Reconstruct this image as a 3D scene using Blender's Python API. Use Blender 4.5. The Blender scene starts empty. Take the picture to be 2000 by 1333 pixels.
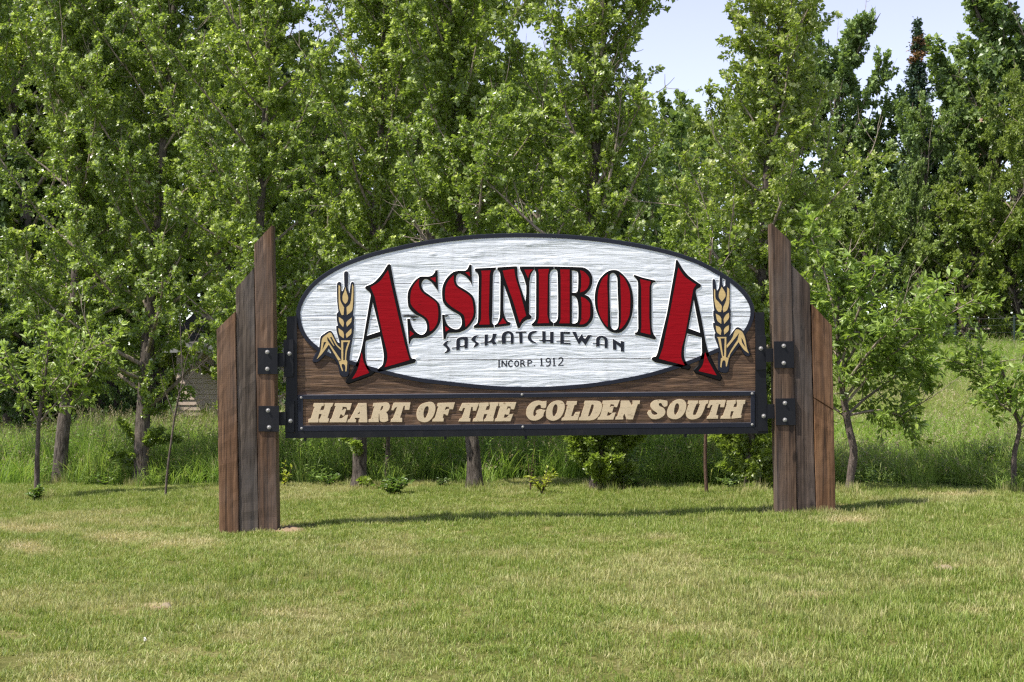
import bpy, math, random
import numpy as np
from mathutils import Vector, Matrix
from mathutils.geometry import tessellate_polygon

# ---------------------------------------------------------------- camera, sky, sun, exposure
S = bpy.context.scene
COL = S.collection
F_PX, HOR, CAM_H = 2730.0, 708.0, 1.6          # focal length and horizon line in photo pixels, eye height
cam_d = bpy.data.cameras.new('camera')
cam = bpy.data.objects.new('camera', cam_d); COL.objects.link(cam)
cam.location = (0, 0, CAM_H); cam.rotation_euler = (math.radians(90), 0, 0)
cam_d.sensor_width = 36.0; cam_d.lens = F_PX / 2000 * 36
cam_d.shift_y = (HOR - 666.5) / 2000
cam_d.clip_start = 0.1; cam_d.clip_end = 3000
S.camera = cam

SUN_DIR = Vector((-0.60, -0.21, 1.0)).normalized()
EL = math.asin(SUN_DIR.z)
W = bpy.data.worlds.new("World"); S.world = W; W.use_nodes = True
wn = W.node_tree; wn.nodes.clear()
sky = wn.nodes.new('ShaderNodeTexSky'); sky.sky_type = 'NISHITA'; sky.sun_disc = False
sky.sun_elevation = EL; sky.sun_rotation = math.atan2(SUN_DIR.x, SUN_DIR.y) % (2 * math.pi)
sky.air_density = 1.0; sky.dust_density = 0.3; sky.ozone_density = 1.6; sky.altitude = 700
bg = wn.nodes.new('ShaderNodeBackground'); bg.inputs['Strength'].default_value = 0.10
wo = wn.nodes.new('ShaderNodeOutputWorld')
hz = wn.nodes.new('ShaderNodeHueSaturation'); hz.inputs['Saturation'].default_value = 0.62; hz.inputs['Hue'].default_value = 0.53; hz.inputs['Value'].default_value = 0.9
wn.links.new(sky.outputs[0], hz.inputs['Color']); wn.links.new(hz.outputs[0], bg.inputs[0]); wn.links.new(bg.outputs[0], wo.inputs[0])
sd = bpy.data.lights.new('sun', 'SUN'); sd.energy = 3.4; sd.angle = math.radians(0.53); sd.color = (1.0, 0.95, 0.86)
so = bpy.data.objects.new('sun', sd); COL.objects.link(so)
so.rotation_euler = (-SUN_DIR).to_track_quat('-Z', 'Y').to_euler(); so.location = (0, 0, 30)
S.view_settings.view_transform = 'Standard'; S.view_settings.look = 'None'
S.view_settings.gamma = 1.0; S.view_settings.exposure = 1.45; S.view_settings.use_curve_mapping = False
cy = S.cycles
cy.max_bounces = 10; cy.diffuse_bounces = 6; cy.glossy_bounces = 2; cy.transmission_bounces = 6; cy.transparent_max_bounces = 4
cy.caustics_reflective = False; cy.caustics_refractive = False
cy.sample_clamp_indirect = 6.0
cy.use_denoising = False
cy.pixel_filter_type = 'BLACKMAN_HARRIS'; cy.filter_width = 1.35

# ---------------------------------------------------------------- helpers
ORG = {}
def P(u, v, Y):
    return Vector(((u - 1000) / F_PX * Y, Y, CAM_H + (HOR - v) / F_PX * Y))

def link(o, parent=None, org=None):
    COL.objects.link(o)
    if parent is not None:
        o.parent = parent
        ORG[o.name] = ORG[parent.name]
    else:
        ORG[o.name] = Vector(org) if org is not None else Vector((0, 0, 0))
        o.location = ORG[o.name]
    return o

def tag(o, label=None, cat=None, group=None, kind=None):
    if label: o['label'] = label
    if cat: o['category'] = cat
    if group: o['group'] = group
    if kind: o['kind'] = kind
    return o

def empty(name, loc, label, cat, group=None):
    o = bpy.data.objects.new(name, None); o.empty_display_size = 0.2
    link(o, None, loc)
    return tag(o, label, cat, group)

def np_mesh(name, V, F, mats=(), midx=None, smooth=False, attrs=None):
    """V (n,3); F (m,k) or list of ragged faces"""
    me = bpy.data.meshes.new(name)
    V = np.asarray(V, dtype=np.float32)
    if isinstance(F, np.ndarray):
        m, k = F.shape
        li = F.ravel().astype(np.int32); ls = (np.arange(m) * k).astype(np.int32); lt = np.full(m, k, np.int32)
    else:
        lt = np.array([len(f) for f in F], np.int32); m = len(F)
        li = np.array([i for f in F for i in f], np.int32)
        ls = np.concatenate([[0], np.cumsum(lt)[:-1]]).astype(np.int32) if m else np.zeros(0, np.int32)
    me.vertices.add(len(V)); me.vertices.foreach_set('co', V.ravel())
    if m:
        me.loops.add(len(li)); me.loops.foreach_set('vertex_index', li)
        me.polygons.add(m); me.polygons.foreach_set('loop_start', ls); me.polygons.foreach_set('loop_total', lt)
        me.polygons.foreach_set('use_smooth', np.full(m, bool(smooth)))
        if midx is not None: me.polygons.foreach_set('material_index', np.asarray(midx, np.int32))
    for mt in mats: me.materials.append(mt)
    for nm, (typ, dom, data) in (attrs or {}).items():
        a = me.attributes.new(nm, typ, dom)
        a.data.foreach_set('vector' if typ == 'FLOAT_VECTOR' else 'value', np.asarray(data, np.float32).ravel())
    me.update(calc_edges=True)
    return me

def mobj(name, V, F, mats, parent=None, org=None, midx=None, smooth=False, attrs=None):
    """object from WORLD-space vertices"""
    base = ORG[parent.name] if parent is not None else Vector(org if org is not None else (0, 0, 0))
    V = np.asarray([tuple(v) for v in V] if not isinstance(V, np.ndarray) else V, dtype=np.float64) - np.array(base)
    me = np_mesh(name, V, F, mats if isinstance(mats, (list, tuple)) else [mats], midx, smooth, attrs)
    return link(bpy.data.objects.new(name, me), parent, org)

# ---- terrain
def sstep(a, b, x):
    t = np.clip((x - a) / (b - a), 0, 1); return t * t * (3 - 2 * t)
def terrain(x, y):
    x = np.asarray(x, float); y = np.asarray(y, float)
    z = 0.034 * np.clip(x, -9, 0) + 0.029 * np.clip(x, 0, 9)
    z = z + sstep(-5, 7, x) * np.clip(y - 20, 0, 70) * 0.072
    z = z + 0.018 * np.sin(x * 1.3 + 0.4 * y) * np.sin(y * 1.1 + 1.0) + 0.010 * np.sin(x * 3.1 + y * 2.3)
    return z
def lawn_edge(x):
    x = np.asarray(x, float)
    return 18.7 - 0.30 * np.minimum(x, 0) - 0.50 * np.maximum(x, 0) * (x < 8) - 4.0 * (x >= 8) + 0.12 * np.sin(x * 2.1) + 0.07 * np.sin(x * 5.3)
def hit(u, v):
    """ground point seen at photo pixel"""
    for Y in np.arange(5, 80, 0.02):
        X = (u - 1000) / F_PX * Y; Z = CAM_H + (HOR - v) / F_PX * Y
        if Z <= terrain(X, Y): return Vector((X, Y, float(terrain(X, Y))))
    return P(u, v, 80)
def on_ground(u, Y):
    X = (u - 1000) / F_PX * Y
    return Vector((X, Y, float(terrain(X, Y))))

# ---- materials
def new_mat(name):
    m = bpy.data.materials.new(name); m.use_nodes = True
    nt = m.node_tree; nt.nodes.clear()
    out = nt.nodes.new('ShaderNodeOutputMaterial'); b = nt.nodes.new('ShaderNodeBsdfPrincipled')
    nt.links.new(b.outputs[0], out.inputs[0])
    return m, nt, b, out
def N(nt, typ, **kw):
    n = nt.nodes.new(typ)
    for k, v in kw.items():
        if k.startswith('i_'): n.inputs[k[2:].replace('_', ' ')].default_value = v
        else: setattr(n, k, v)
    return n
def ramp(nt, stops, fac=None, interp='LINEAR'):
    r = nt.nodes.new('ShaderNodeValToRGB'); cr = r.color_ramp; cr.interpolation = interp
    while len(cr.elements) < len(stops): cr.elements.new(0.5)
    for e, (p, c) in zip(cr.elements, stops):
        e.position = p; e.color = (*c, 1) if len(c) == 3 else c
    if fac is not None: nt.links.new(fac, r.inputs[0])
    return r
def coords(nt, scale, kind='Object', rot=(0, 0, 0)):
    tc = nt.nodes.new('ShaderNodeTexCoord'); mp = nt.nodes.new('ShaderNodeMapping')
    mp.inputs['Scale'].default_value = scale; mp.inputs['Rotation'].default_value = rot
    nt.links.new(tc.outputs[kind], mp.inputs[0]); return mp.outputs[0]
def noise(nt, vec, scale=1.0, detail=4, rough=0.55, dist=0.0):
    n = nt.nodes.new('ShaderNodeTexNoise')
    n.inputs['Scale'].default_value = scale; n.inputs['Detail'].default_value = detail
    n.inputs['Roughness'].default_value = rough; n.inputs['Distortion'].default_value = dist
    if vec is not None: nt.links.new(vec, n.inputs['Vector'])
    return n.outputs[0]
def mathn(nt, op, a, b=None, clamp=False):
    n = nt.nodes.new('ShaderNodeMath'); n.operation = op; n.use_clamp = clamp
    for i, x in enumerate((a, b)):
        if x is None: continue
        if isinstance(x, (int, float)): n.inputs[i].default_value = x
        else: nt.links.new(x, n.inputs[i])
    return n.outputs[0]
def mixc(nt, fac, a, b, mode='MIX'):
    n = nt.nodes.new('ShaderNodeMix'); n.data_type = 'RGBA'; n.blend_type = mode
    for idx, x in ((0, fac), (6, a), (7, b)):
        if isinstance(x, (int, float)): n.inputs[idx].default_value = x
        elif isinstance(x, tuple): n.inputs[idx].default_value = (*x, 1)
        else: nt.links.new(x, n.inputs[idx])
    return n.outputs[2]
def bump(nt, bsdf, h, strength=0.5, dist=0.01):
    n = nt.nodes.new('ShaderNodeBump'); n.inputs['Strength'].default_value = strength; n.inputs['Distance'].default_value = dist
    nt.links.new(h, n.inputs['Height']); nt.links.new(n.outputs[0], bsdf.inputs['Normal']); return n

def timber_mat(name, dark, mid, light, grey=0.3):
    m, nt, b, o = new_mat(name)
    g1 = noise(nt, coords(nt, (26, 26, 0.9)), 1.0, 6, 0.6, 0.6)
    g2 = noise(nt, coords(nt, (110, 110, 2.2)), 1.0, 4, 0.6)
    blot = noise(nt, coords(nt, (5, 5, 1.4)), 1.0, 3, 0.5)
    fac = mathn(nt, 'ADD', mathn(nt, 'MULTIPLY', g1, 0.75), mathn(nt, 'MULTIPLY', g2, 0.25))
    c = ramp(nt, [(0.36, dark), (0.50, mid), (0.66, light)], fac).outputs[0]
    gr = ramp(nt, [(0.42, (0, 0, 0)), (0.68, (1, 1, 1))], blot).outputs[0]
    c = mixc(nt, mathn(nt, 'MULTIPLY', gr, grey), c, (0.115, 0.10, 0.092))
    # knots
    vo = N(nt, 'ShaderNodeTexVoronoi'); vo.inputs['Scale'].default_value = 1.0
    nt.links.new(coords(nt, (4.0, 4.0, 1.7)), vo.inputs['Vector'])
    kn = ramp(nt, [(0.06, (1, 1, 1)), (0.13, (0, 0, 0))], vo.outputs['Distance']).outputs[0]
    c = mixc(nt, mathn(nt, 'MULTIPLY', kn, 0.7), c, tuple(x * 0.45 for x in dark))
    # drying checks
    ck = noise(nt, coords(nt, (34, 34, 0.55)), 1.0, 2, 0.5, 0.3)
    ckm = ramp(nt, [(0.488, (0, 0, 0)), (0.5, (1, 1, 1)), (0.512, (0, 0, 0))], ck).outputs[0]
    gate = ramp(nt, [(0.46, (0, 0, 0)), (0.56, (1, 1, 1))], noise(nt, coords(nt, (7, 7, 0.8)), 1.3, 2)).outputs[0]
    ckm = mathn(nt, 'MULTIPLY', ckm, gate)
    c = mixc(nt, mathn(nt, 'MULTIPLY', ckm, 0.8), c, (0.012, 0.009, 0.008))
    nt.links.new(c, b.inputs['Base Color'])
    b.inputs['Roughness'].default_value = 0.75; b.inputs['Specular IOR Level'].default_value = 0.25
    saw = N(nt, 'ShaderNodeTexWave'); saw.bands_direction = 'Z'; saw.inputs['Scale'].default_value = 16; saw.inputs['Distortion'].default_value = 2.5
    nt.links.new(coords(nt, (1, 1, 1)), saw.inputs['Vector'])
    h = mathn(nt, 'ADD', mathn(nt, 'MULTIPLY', fac, 1.0), mathn(nt, 'MULTIPLY', saw.outputs['Fac'], 0.025))
    h = mathn(nt, 'SUBTRACT', h, mathn(nt, 'MULTIPLY', ckm, 0.6))
    bump(nt, b, h, 0.8, 0.006)
    return m

def carved_mat(name, stops, relief=1.0, rough=0.5, sc=1.0, spec=0.4, hi=0.6, grime=0.3):
    """sand-blasted board: deep horizontal grain"""
    m, nt, b, o = new_mat(name)
    v1 = coords(nt, (1.5 * sc, 3, 21 * sc)); v2 = coords(nt, (4 * sc, 3, 62 * sc)); v3 = coords(nt, (1.0, 2, 6))
    a = noise(nt, v1, 1.0, 5, 0.62, 1.4); c2 = noise(nt, v2, 1.0, 3, 0.6, 0.8); lo = noise(nt, v3, 1.0, 3, 0.5, 0.8)
    vo = N(nt, 'ShaderNodeTexVoronoi'); vo.feature = 'SMOOTH_F1'; vo.inputs['Scale'].default_value = 1.0
    nt.links.new(coords(nt, (4.5, 1, 9)), vo.inputs['Vector'])
    kn = ramp(nt, [(0.0, (1, 1, 1)), (0.22, (0, 0, 0))], vo.outputs['Distance']).outputs[0]
    ra = ramp(nt, [(0.30, (0, 0, 0)), (0.50, (0.6, 0.6, 0.6)), (0.68, (1, 1, 1))], a).outputs[0]
    h = mathn(nt, 'ADD', mathn(nt, 'MULTIPLY', ra, hi), mathn(nt, 'MULTIPLY', c2, hi * 0.35))
    h = mathn(nt, 'ADD', h, mathn(nt, 'MULTIPLY', lo, 1.5))
    h = mathn(nt, 'ADD', h, mathn(nt, 'MULTIPLY', kn, 0.5))
    col = ramp(nt, stops, mathn(nt, 'ADD', mathn(nt, 'MULTIPLY', a, 0.6), mathn(nt, 'MULTIPLY', c2, 0.4))).outputs[0]
    gm = ramp(nt, [(0.50, (0, 0, 0)), (0.78, (1, 1, 1))], noise(nt, coords(nt, (9, 3, 0.9)), 1.0, 4, 0.6, 0.4)).outputs[0]
    g3 = ramp(nt, [(0.62, (0, 0, 0)), (0.74, (1, 1, 1))], noise(nt, coords(nt, (3, 3, 30)), 1.0, 5, 0.7, 0.5)).outputs[0]
    col = mixc(nt, mathn(nt, 'MULTIPLY', gm, grime), col, (0.34, 0.34, 0.33) if grime < .5 else (0.05, 0.04, 0.03))
    col = mixc(nt, mathn(nt, 'MULTIPLY', g3, grime), col, (0.30, 0.30, 0.31) if grime < .5 else (0.05, 0.04, 0.03))
    nt.links.new(col, b.inputs['Base Color'])
    b.inputs['Roughness'].default_value = rough; b.inputs['Specular IOR Level'].default_value = spec
    bump(nt, b, h, 1.0, 0.006 * relief)
    return m

def paint_mat(name, col, rough=0.45, var=0.15, bumpy=0.15, grain=True, spec=0.4, metal=0.0, chips=None, dust=None):
    m, nt, b, o = new_mat(name)
    n = noise(nt, coords(nt, (3, 3, 22) if grain else (9, 9, 9)), 1.0, 5, 0.6, 0.8)
    c = mixc(nt, mathn(nt, 'MULTIPLY', n, 1.0), tuple(x * (1 - var) for x in col), tuple(min(1, x * (1 + var)) for x in col))
    if dust:
        dm = ramp(nt, [(0.50, (0, 0, 0)), (0.72, (1, 1, 1))], noise(nt, coords(nt, (6, 6, 2.2)), 1.0, 5, 0.65)).outputs[0]
        c = mixc(nt, mathn(nt, 'MULTIPLY', dm, 0.5), c, dust)
    if chips:
        cm = ramp(nt, [(0.665, (0, 0, 0)), (0.69, (1, 1, 1))], noise(nt, coords(nt, (18, 18, 60)), 1.0, 4, 0.6)).outputs[0]
        c = mixc(nt, cm, c, chips)
    nt.links.new(c, b.inputs['Base Color']); b.inputs['Roughness'].default_value = rough
    b.inputs['Specular IOR Level'].default_value = spec; b.inputs['Metallic'].default_value = metal
    bump(nt, b, n, bumpy, 0.004)
    return m

def leaf_mat(name, stops, trans=(0.26, 0.38, 0.05), tfac=0.5, rough=0.42, spec=0.45, hue_scale=0.6):
    m, nt, b, o = new_mat(name)
    at = N(nt, 'ShaderNodeAttribute'); at.attribute_name = 'tint'
    c = ramp(nt, stops, at.outputs['Fac']).outputs[0]
    nv = noise(nt, coords(nt, (hue_scale,) * 3), 1.0, 2)
    c = mixc(nt, ramp(nt, [(0.35, (0, 0, 0)), (0.7, (1, 1, 1))], nv).outputs[0], c, mixc(nt, 1.0, c, (1.14, 1.08, 0.88), 'MULTIPLY'))
    oi = N(nt, 'ShaderNodeObjectInfo')
    c = mixc(nt, 1.0, c, ramp(nt, [(0, (0.90, 0.95, 1.0)), (0.35, (1.0, 1.02, 0.95)), (0.7, (0.94, 1.0, 1.1)), (1, (1.08, 1.06, 0.98))], oi.outputs['Random']).outputs[0], 'MULTIPLY')
    nt.links.new(c, b.inputs['Base Color']); b.inputs['Roughness'].default_value = rough
    b.inputs['Specular IOR Level'].default_value = spec
    tr = N(nt, 'ShaderNodeBsdfTranslucent')
    nt.links.new(mixc(nt, 0.5, mixc(nt, 1.0, c, (2.2, 2.2, 1.2), 'MULTIPLY'), trans), tr.inputs['Color'])
    mx = N(nt, 'ShaderNodeMixShader'); mx.inputs[0].default_value = tfac
    nt.links.new(b.outputs[0], mx.inputs[1]); nt.links.new(tr.outputs[0], mx.inputs[2]); nt.links.new(mx.outputs[0], o.inputs[0])
    return m

def bark_mat(name, dark, light, sc=1.0):
    m, nt, b, o = new_mat(name)
    n = noise(nt, coords(nt, (34 * sc, 34 * sc, 7 * sc)), 1.0, 5, 0.65, 0.8)
    n2 = noise(nt, coords(nt, (6, 6, 3)), 1.0, 3)
    f = mathn(nt, 'ADD', mathn(nt, 'MULTIPLY', n, 0.7), mathn(nt, 'MULTIPLY', n2, 0.3))
    nt.links.new(ramp(nt, [(0.36, dark), (0.6, light)], f).outputs[0], b.inputs['Base Color'])
    b.inputs['Roughness'].default_value = 0.9; b.inputs['Specular IOR Level'].default_value = 0.15
    bump(nt, b, n, 1.0, 0.02)
    return m
# ---------------------------------------------------------------- ground sheet
def ground_mat():
    m, nt, b, o = new_mat('ground_soil_grass')
    geo = N(nt, 'ShaderNodeNewGeometry')
    big = noise(nt, geo.outputs['Position'], 0.7, 4, 0.6); fine = noise(nt, geo.outputs['Position'], 26.0, 5, 0.7)
    f = mathn(nt, 'ADD', mathn(nt, 'MULTIPLY', big, 0.45), mathn(nt, 'MULTIPLY', fine, 0.55))
    lawn = ramp(nt, [(0.32, (0.05, 0.05, 0.015)), (0.48, (0.10, 0.105, 0.028)), (0.62, (0.19, 0.165, 0.07))], f).outputs[0]
    mead = ramp(nt, [(0.32, (0.025, 0.045, 0.010)), (0.5, (0.05, 0.085, 0.018)), (0.65, (0.10, 0.12, 0.035))], f).outputs[0]
    at = N(nt, 'ShaderNodeAttribute'); at.attribute_name = 'wild'
    nt.links.new(mixc(nt, at.outputs['Fac'], lawn, mead), b.inputs['Base Color'])
    b.inputs['Roughness'].default_value = 0.95; b.inputs['Specular IOR Level'].default_value = 0.1
    bump(nt, b, fine, 0.8, 0.03)
    return m
gx = np.concatenate([np.linspace(-700, -40, 14), np.linspace(-36, -10, 27), np.linspace(-9.7, 9.7, 98), np.linspace(10, 36, 27), np.linspace(40, 700, 14)])
gy = np.concatenate([np.linspace(-60, 4, 12), np.linspace(4.4, 24, 98), np.linspace(24.6, 60, 60), np.linspace(64, 1400, 26)])
GX, GY = np.meshgrid(gx, gy); GZ = terrain(GX, GY)
nx, ny = len(gx), len(gy)
idx = np.arange(nx * ny).reshape(ny, nx)
quads = np.stack([idx[:-1, :-1], idx[:-1, 1:], idx[1:, 1:], idx[1:, :-1]], -1).reshape(-1, 4)
wild = sstep(-0.25, 0.25, GY - lawn_edge(GX))
g = mobj('ground', np.stack([GX, GY, GZ], -1).reshape(-1, 3), quads, ground_mat(), smooth=True, attrs={'wild': ('FLOAT', 'POINT', wild)})
tag(g, kind='structure')
# ---------------------------------------------------------------- the town sign
def parse(spec):
    """'x,y x,y* ...' (* = smooth point) -> dense polyline"""
    raw = []
    for t in spec.split():
        s = t.endswith('*'); a, c = t.rstrip('*').split(','); raw.append((float(a), float(c), s))
    n = len(raw); out = []
    pt = [np.array(r[:2]) for r in raw]
    def tang(i, side):
        if raw[i][2]: return (pt[(i + 1) % n] - pt[i - 1]) * 0.5
        return (pt[(i + 1) % n] - pt[i]) if side > 0 else (pt[i] - pt[i - 1])
    for i in range(n):
        j = (i + 1) % n
        if not raw[i][2] and not raw[j][2]:
            out.append(pt[i]); continue
        d = np.linalg.norm(pt[j] - pt[i])
        t0, t1 = tang(i, 1), tang(j, -1)
        for T in (t0, t1):
            L = np.linalg.norm(T)
            if L > d: T *= d / L
        for k in range(5):
            t = k / 5; h = (2*t**3-3*t*t+1, t**3-2*t*t+t, -2*t**3+3*t*t, t**3-t*t)
            out.append(h[0]*pt[i] + h[1]*t0 + h[2]*pt[j] + h[3]*t1)
    return out
def conv(spec, o, s):
    return [(o[0] + p[0] / s, o[1] + p[1] / s) for p in parse(spec)]
def area(p):
    p = np.asarray(p); x, y = p[:, 0], p[:, 1]
    return 0.5 * np.sum(x * np.roll(y, -1) - np.roll(x, -1) * y)
def offset(p, d):
    p = np.asarray(p, float); 
    a = p - np.roll(p, 1, 0); c = np.roll(p, -1, 0) - p
    def nrm(v):
        l = np.linalg.norm(v, axis=1, keepdims=True); l[l < 1e-9] = 1
        v = v / l; return np.stack([v[:, 1], -v[:, 0]], 1)
    n = nrm(a) + nrm(c); l = np.linalg.norm(n, axis=1, keepdims=True); l[l < 0.5] = 0.5
    n = n / l * np.minimum(2.0 / l, 1.6)
    s = 1 if area(p) > 0 else -1
    return p + n * d * s
def prism_data(loops, Yf, Yb, off=0.0):
    """loops[0] outer, rest holes, in photo pixels at depth Yf; front cap + sides (flared by off px at the back)"""
    V = []; F = []; mi = []
    starts = []
    tl = [[(p[0], -p[1], 0.0) for p in l] for l in loops]
    for l in loops:
        starts.append(len(V)); V += [P(p[0], p[1], Yf) for p in l]
    for t in tessellate_polygon([[Vector(q) for q in l] for l in tl]):
        a, b_, c = t
        va, vb, vc = V[a], V[b_], V[c]
        cr = (vb.x - va.x) * (vc.z - va.z) - (vb.z - va.z) * (vc.x - va.x)
        if abs(cr) < 1e-12: continue
        F.append((a, b_, c) if cr > 0 else (a, c, b_)); mi.append(0)
    for k, l in enumerate(loops):
        lb = offset(l, off if k == 0 else -off) if off else l
        s0 = starts[k]; s1 = len(V); n = len(l)
        V += [P(p[0], p[1], Yb) for p in lb]
        ccw = area([(p[0], -p[1]) for p in l]) > 0
        if k > 0: ccw = not ccw
        for i in range(n):
            j = (i + 1) % n
            f = (s0 + i, s1 + i, s1 + j, s0 + j) if ccw else (s0 + i, s0 + j, s1 + j, s1 + i)
            F.append(f); mi.append(1)
    return V, F, mi
def prism(name, loops, Yf, Yb, mats, parent, off=0.0):
    V, F, mi = prism_data(loops, Yf, Yb, off)
    if len(mats) == 1: mi = [0] * len(F)
    return mobj(name, V, F, mats, parent, midx=mi)
def multi_prism(name, polys, Yf, Yb, mats, parent, off=0.0):
    V = []; F = []; mi = []
    for q, loops in enumerate(polys):
        v, f, m_ = prism_data(loops, Yf - 0.0005 * q, Yb, off); n = len(V)
        V += v; F += [tuple(i + n for i in ff) for ff in f]; mi += m_
    if len(mats) == 1: mi = [0] * len(F)
    return mobj(name, V, F, mats, parent, midx=mi)
def ribbon(pts, w):
    pts = [np.array(p, float) for p in pts]
    closed = len(pts) > 2 and np.allclose(pts[0], pts[-1])
    if closed: pts = pts[:-1]
    n = len(pts); L = []; R = []
    for i in range(n):
        if closed: a, c = pts[i] - pts[i - 1], pts[(i + 1) % n] - pts[i]
        else:
            a = pts[i] - pts[i - 1] if i else pts[1] - pts[0]
            c = pts[i + 1] - pts[i] if i < n - 1 else pts[-1] - pts[-2]
        a = a / np.linalg.norm(a); c = c / np.linalg.norm(c)
        m_ = a + c; m_ = m_ / max(np.linalg.norm(m_), .3); nn = np.array([-m_[1], m_[0]])
        k = 1 / max(0.6, abs(np.dot(nn, np.array([-a[1], a[0]]))))
        L.append(pts[i] + nn * w / 2 * k); R.append(pts[i] - nn * w / 2 * k)
    if closed:
        return [L, R] if abs(area(L)) > abs(area(R)) else [R, L]
    return [L + R[::-1]]

Y_T = 13.90                    # front of the timbers
base = hit(1000, 1020)
SIGN = empty('town_sign', (0.0, 14.0, 0.0), 'carved town sign with white oval and red lettering hung between stepped timber posts', 'sign')

m_white = carved_mat('white_carved_wood', [(0.25, (0.63, 0.66, 0.71)), (0.5, (0.70, 0.73, 0.77)), (0.75, (0.77, 0.785, 0.81))], 2.2, 0.36, hi=0.33)
m_brown = carved_mat('brown_carved_wood', [(0.3, (0.024, 0.013, 0.008)), (0.48, (0.080, 0.044, 0.025)), (0.66, (0.23, 0.135, 0.075))], 1.3, 0.6, 1.0, 0.3, grime=0.5)
m_black = paint_mat('black_paint', (0.006, 0.006, 0.007), 0.6, 0.3, 0.2, spec=0.1)
m_navy = paint_mat('blue_black_paint', (0.011, 0.013, 0.023), 0.5, 0.3, 0.2, spec=0.25)
m_red = paint_mat('red_paint', (0.27, 0.002, 0.007), 0.6, 0.22, 0.8, spec=0.10, chips=(0.10, 0.004, 0.006))
m_tan = paint_mat('tan_paint', (0.58, 0.46, 0.30), 0.6, 0.09, 0.3, chips=(0.20, 0.13, 0.07), dust=(0.42, 0.34, 0.22))
m_gold = paint_mat('gold_paint', (0.56, 0.40, 0.17), 0.5, 0.2, 0.4)
m_edge = paint_mat('white_paint_edge', (0.80, 0.80, 0.80), 0.45, 0.05, 0.2)
m_steel = paint_mat('black_steel', (0.006, 0.0065, 0.010), 0.5, 0.35, 0.15, grain=False, spec=0.25, dust=(0.022, 0.020, 0.022))
m_galv = paint_mat('galvanised_steel', (0.36, 0.35, 0.34), 0.55, 0.3, 0.2, grain=False, metal=0.4, dust=(0.20, 0.15, 0.11))
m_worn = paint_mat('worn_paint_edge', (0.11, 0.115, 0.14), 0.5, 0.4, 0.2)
m_back = paint_mat('dark_backing', (0.02, 0.018, 0.016), 0.8)

# ---- the six timbers
tm = [timber_mat('timber_russet', (0.0342, 0.0184, 0.0095), (0.1197, 0.0626, 0.0333), (0.2451, 0.1350, 0.0722), 0.3),
      timber_mat('timber_grey', (0.0228, 0.0173, 0.0133), (0.0684, 0.0518, 0.0399), (0.1539, 0.1188, 0.0912), 0.6),
      timber_mat('timber_umber', (0.0342, 0.0184, 0.0104), (0.1197, 0.0648, 0.0361), (0.2508, 0.1458, 0.0836), 0.4),
      timber_mat('timber_dark', (0.0205, 0.0130, 0.0095), (0.0775, 0.0464, 0.0294), (0.1710, 0.1080, 0.0703), 0.4),
      timber_mat('timber_dusky', (0.0182, 0.0130, 0.0104), (0.0616, 0.0421, 0.0314), (0.1425, 0.1004, 0.0760), 0.5),
      timber_mat('timber_chestnut', (0.0342, 0.0173, 0.0085), (0.1197, 0.0594, 0.0276), (0.2337, 0.1242, 0.0599), 0.2)]
def timber(u_top, v_top, u_bot, v_bot, mat, seed, notch=None, dy=0.0, label=None):
    rng = np.random.default_rng(seed)
    Yf = Y_T + dy; dep = 0.2
    prof = []                                     # rounded square, 0..1 across (a), 0..1 deep (d)
    r = 0.035; c5 = [(0, r), (r * .3, r * .3), (r, 0)]
    for k in range(3): prof.append(c5[k])
    for f in (0.25, 0.5, 0.75): prof.append((f, 0))
    for k in (2, 1, 0): prof.append((1 - c5[k][0], c5[k][1]))
    prof += [(1, .5), (1, 1), (0, 1), (0, .5)]
    n = len(prof); V = []; F = []
    ts = list(np.linspace(0, 1, 30))
    if notch: ts = sorted(ts + [notch - .004, notch - .0015, notch, notch + .0025, notch + .005])
    for t in ts:
        ul = u_bot[0] + (u_top[0] - u_bot[0]) * t; ur = u_bot[1] + (u_top[1] - u_bot[1]) * t
        w1, w2, w3 = rng.normal(0, 0.0012, 3)
        for (a, d) in prof:
            u = ul + (ur - ul) * a
            vt = v_top[0] + (v_top[1] - v_top[0]) * a
            v = v_bot + (vt - v_bot) * t
            Y = Yf + d * dep
            p = P(u, v, Yf); p.y = Y
            p.x += w1 if a < .5 else w2
            if d < .3: p.y += w3 + rng.normal(0, .0007)
            if notch and abs(t - notch) < .002:
                p.y += 0.016 if d < .3 else 0; p.x += (0.006 if a < .1 else -0.008 if a > .9 else 0)
            V.append(p)
    for k in range(len(ts) - 1):
        for i in range(n):
            j = (i + 1) % n; F.append((k*n+i, k*n+j, (k+1)*n+j, (k+1)*n+i))
    F.append(tuple(range((len(ts)-1)*n, len(ts)*n)))
    o = mobj('timber', V, F, mat, SIGN, smooth=False)
    if label: o['label'] = label
    return o
# u_top/u_bot = (left, right) photo columns, v_top = (left, right)
timber((423, 459.3), (644, 609), (428.5, 467), 1052, tm[0], 1, label='short russet timber with slanted top')
timber((460, 496), (564, 523.5), (467.8, 505.5), 1052, tm[1], 2, dy=0.012, label='grey weathered timber with slanted top')
timber((496.2, 531), (478, 440), (506.3, 541.5), 1052, tm[2], 3, label='tall brown timber carrying two bracket plates')
timber((1506.5, 1544.6), (436, 473), (1518.5, 1557.5), 1018, tm[3], 4, label='tall dark timber carrying two bracket plates')
timber((1545, 1582), (516, 556), (1558, 1594), 1018, tm[4], 5, dy=0.01, label='dusky timber with slanted top')
timber((1585.5, 1625), (594, 637), (1595, 1633), 1014, tm[5], 6, notch=0.563, label='short chestnut timber with a cut across it')

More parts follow.
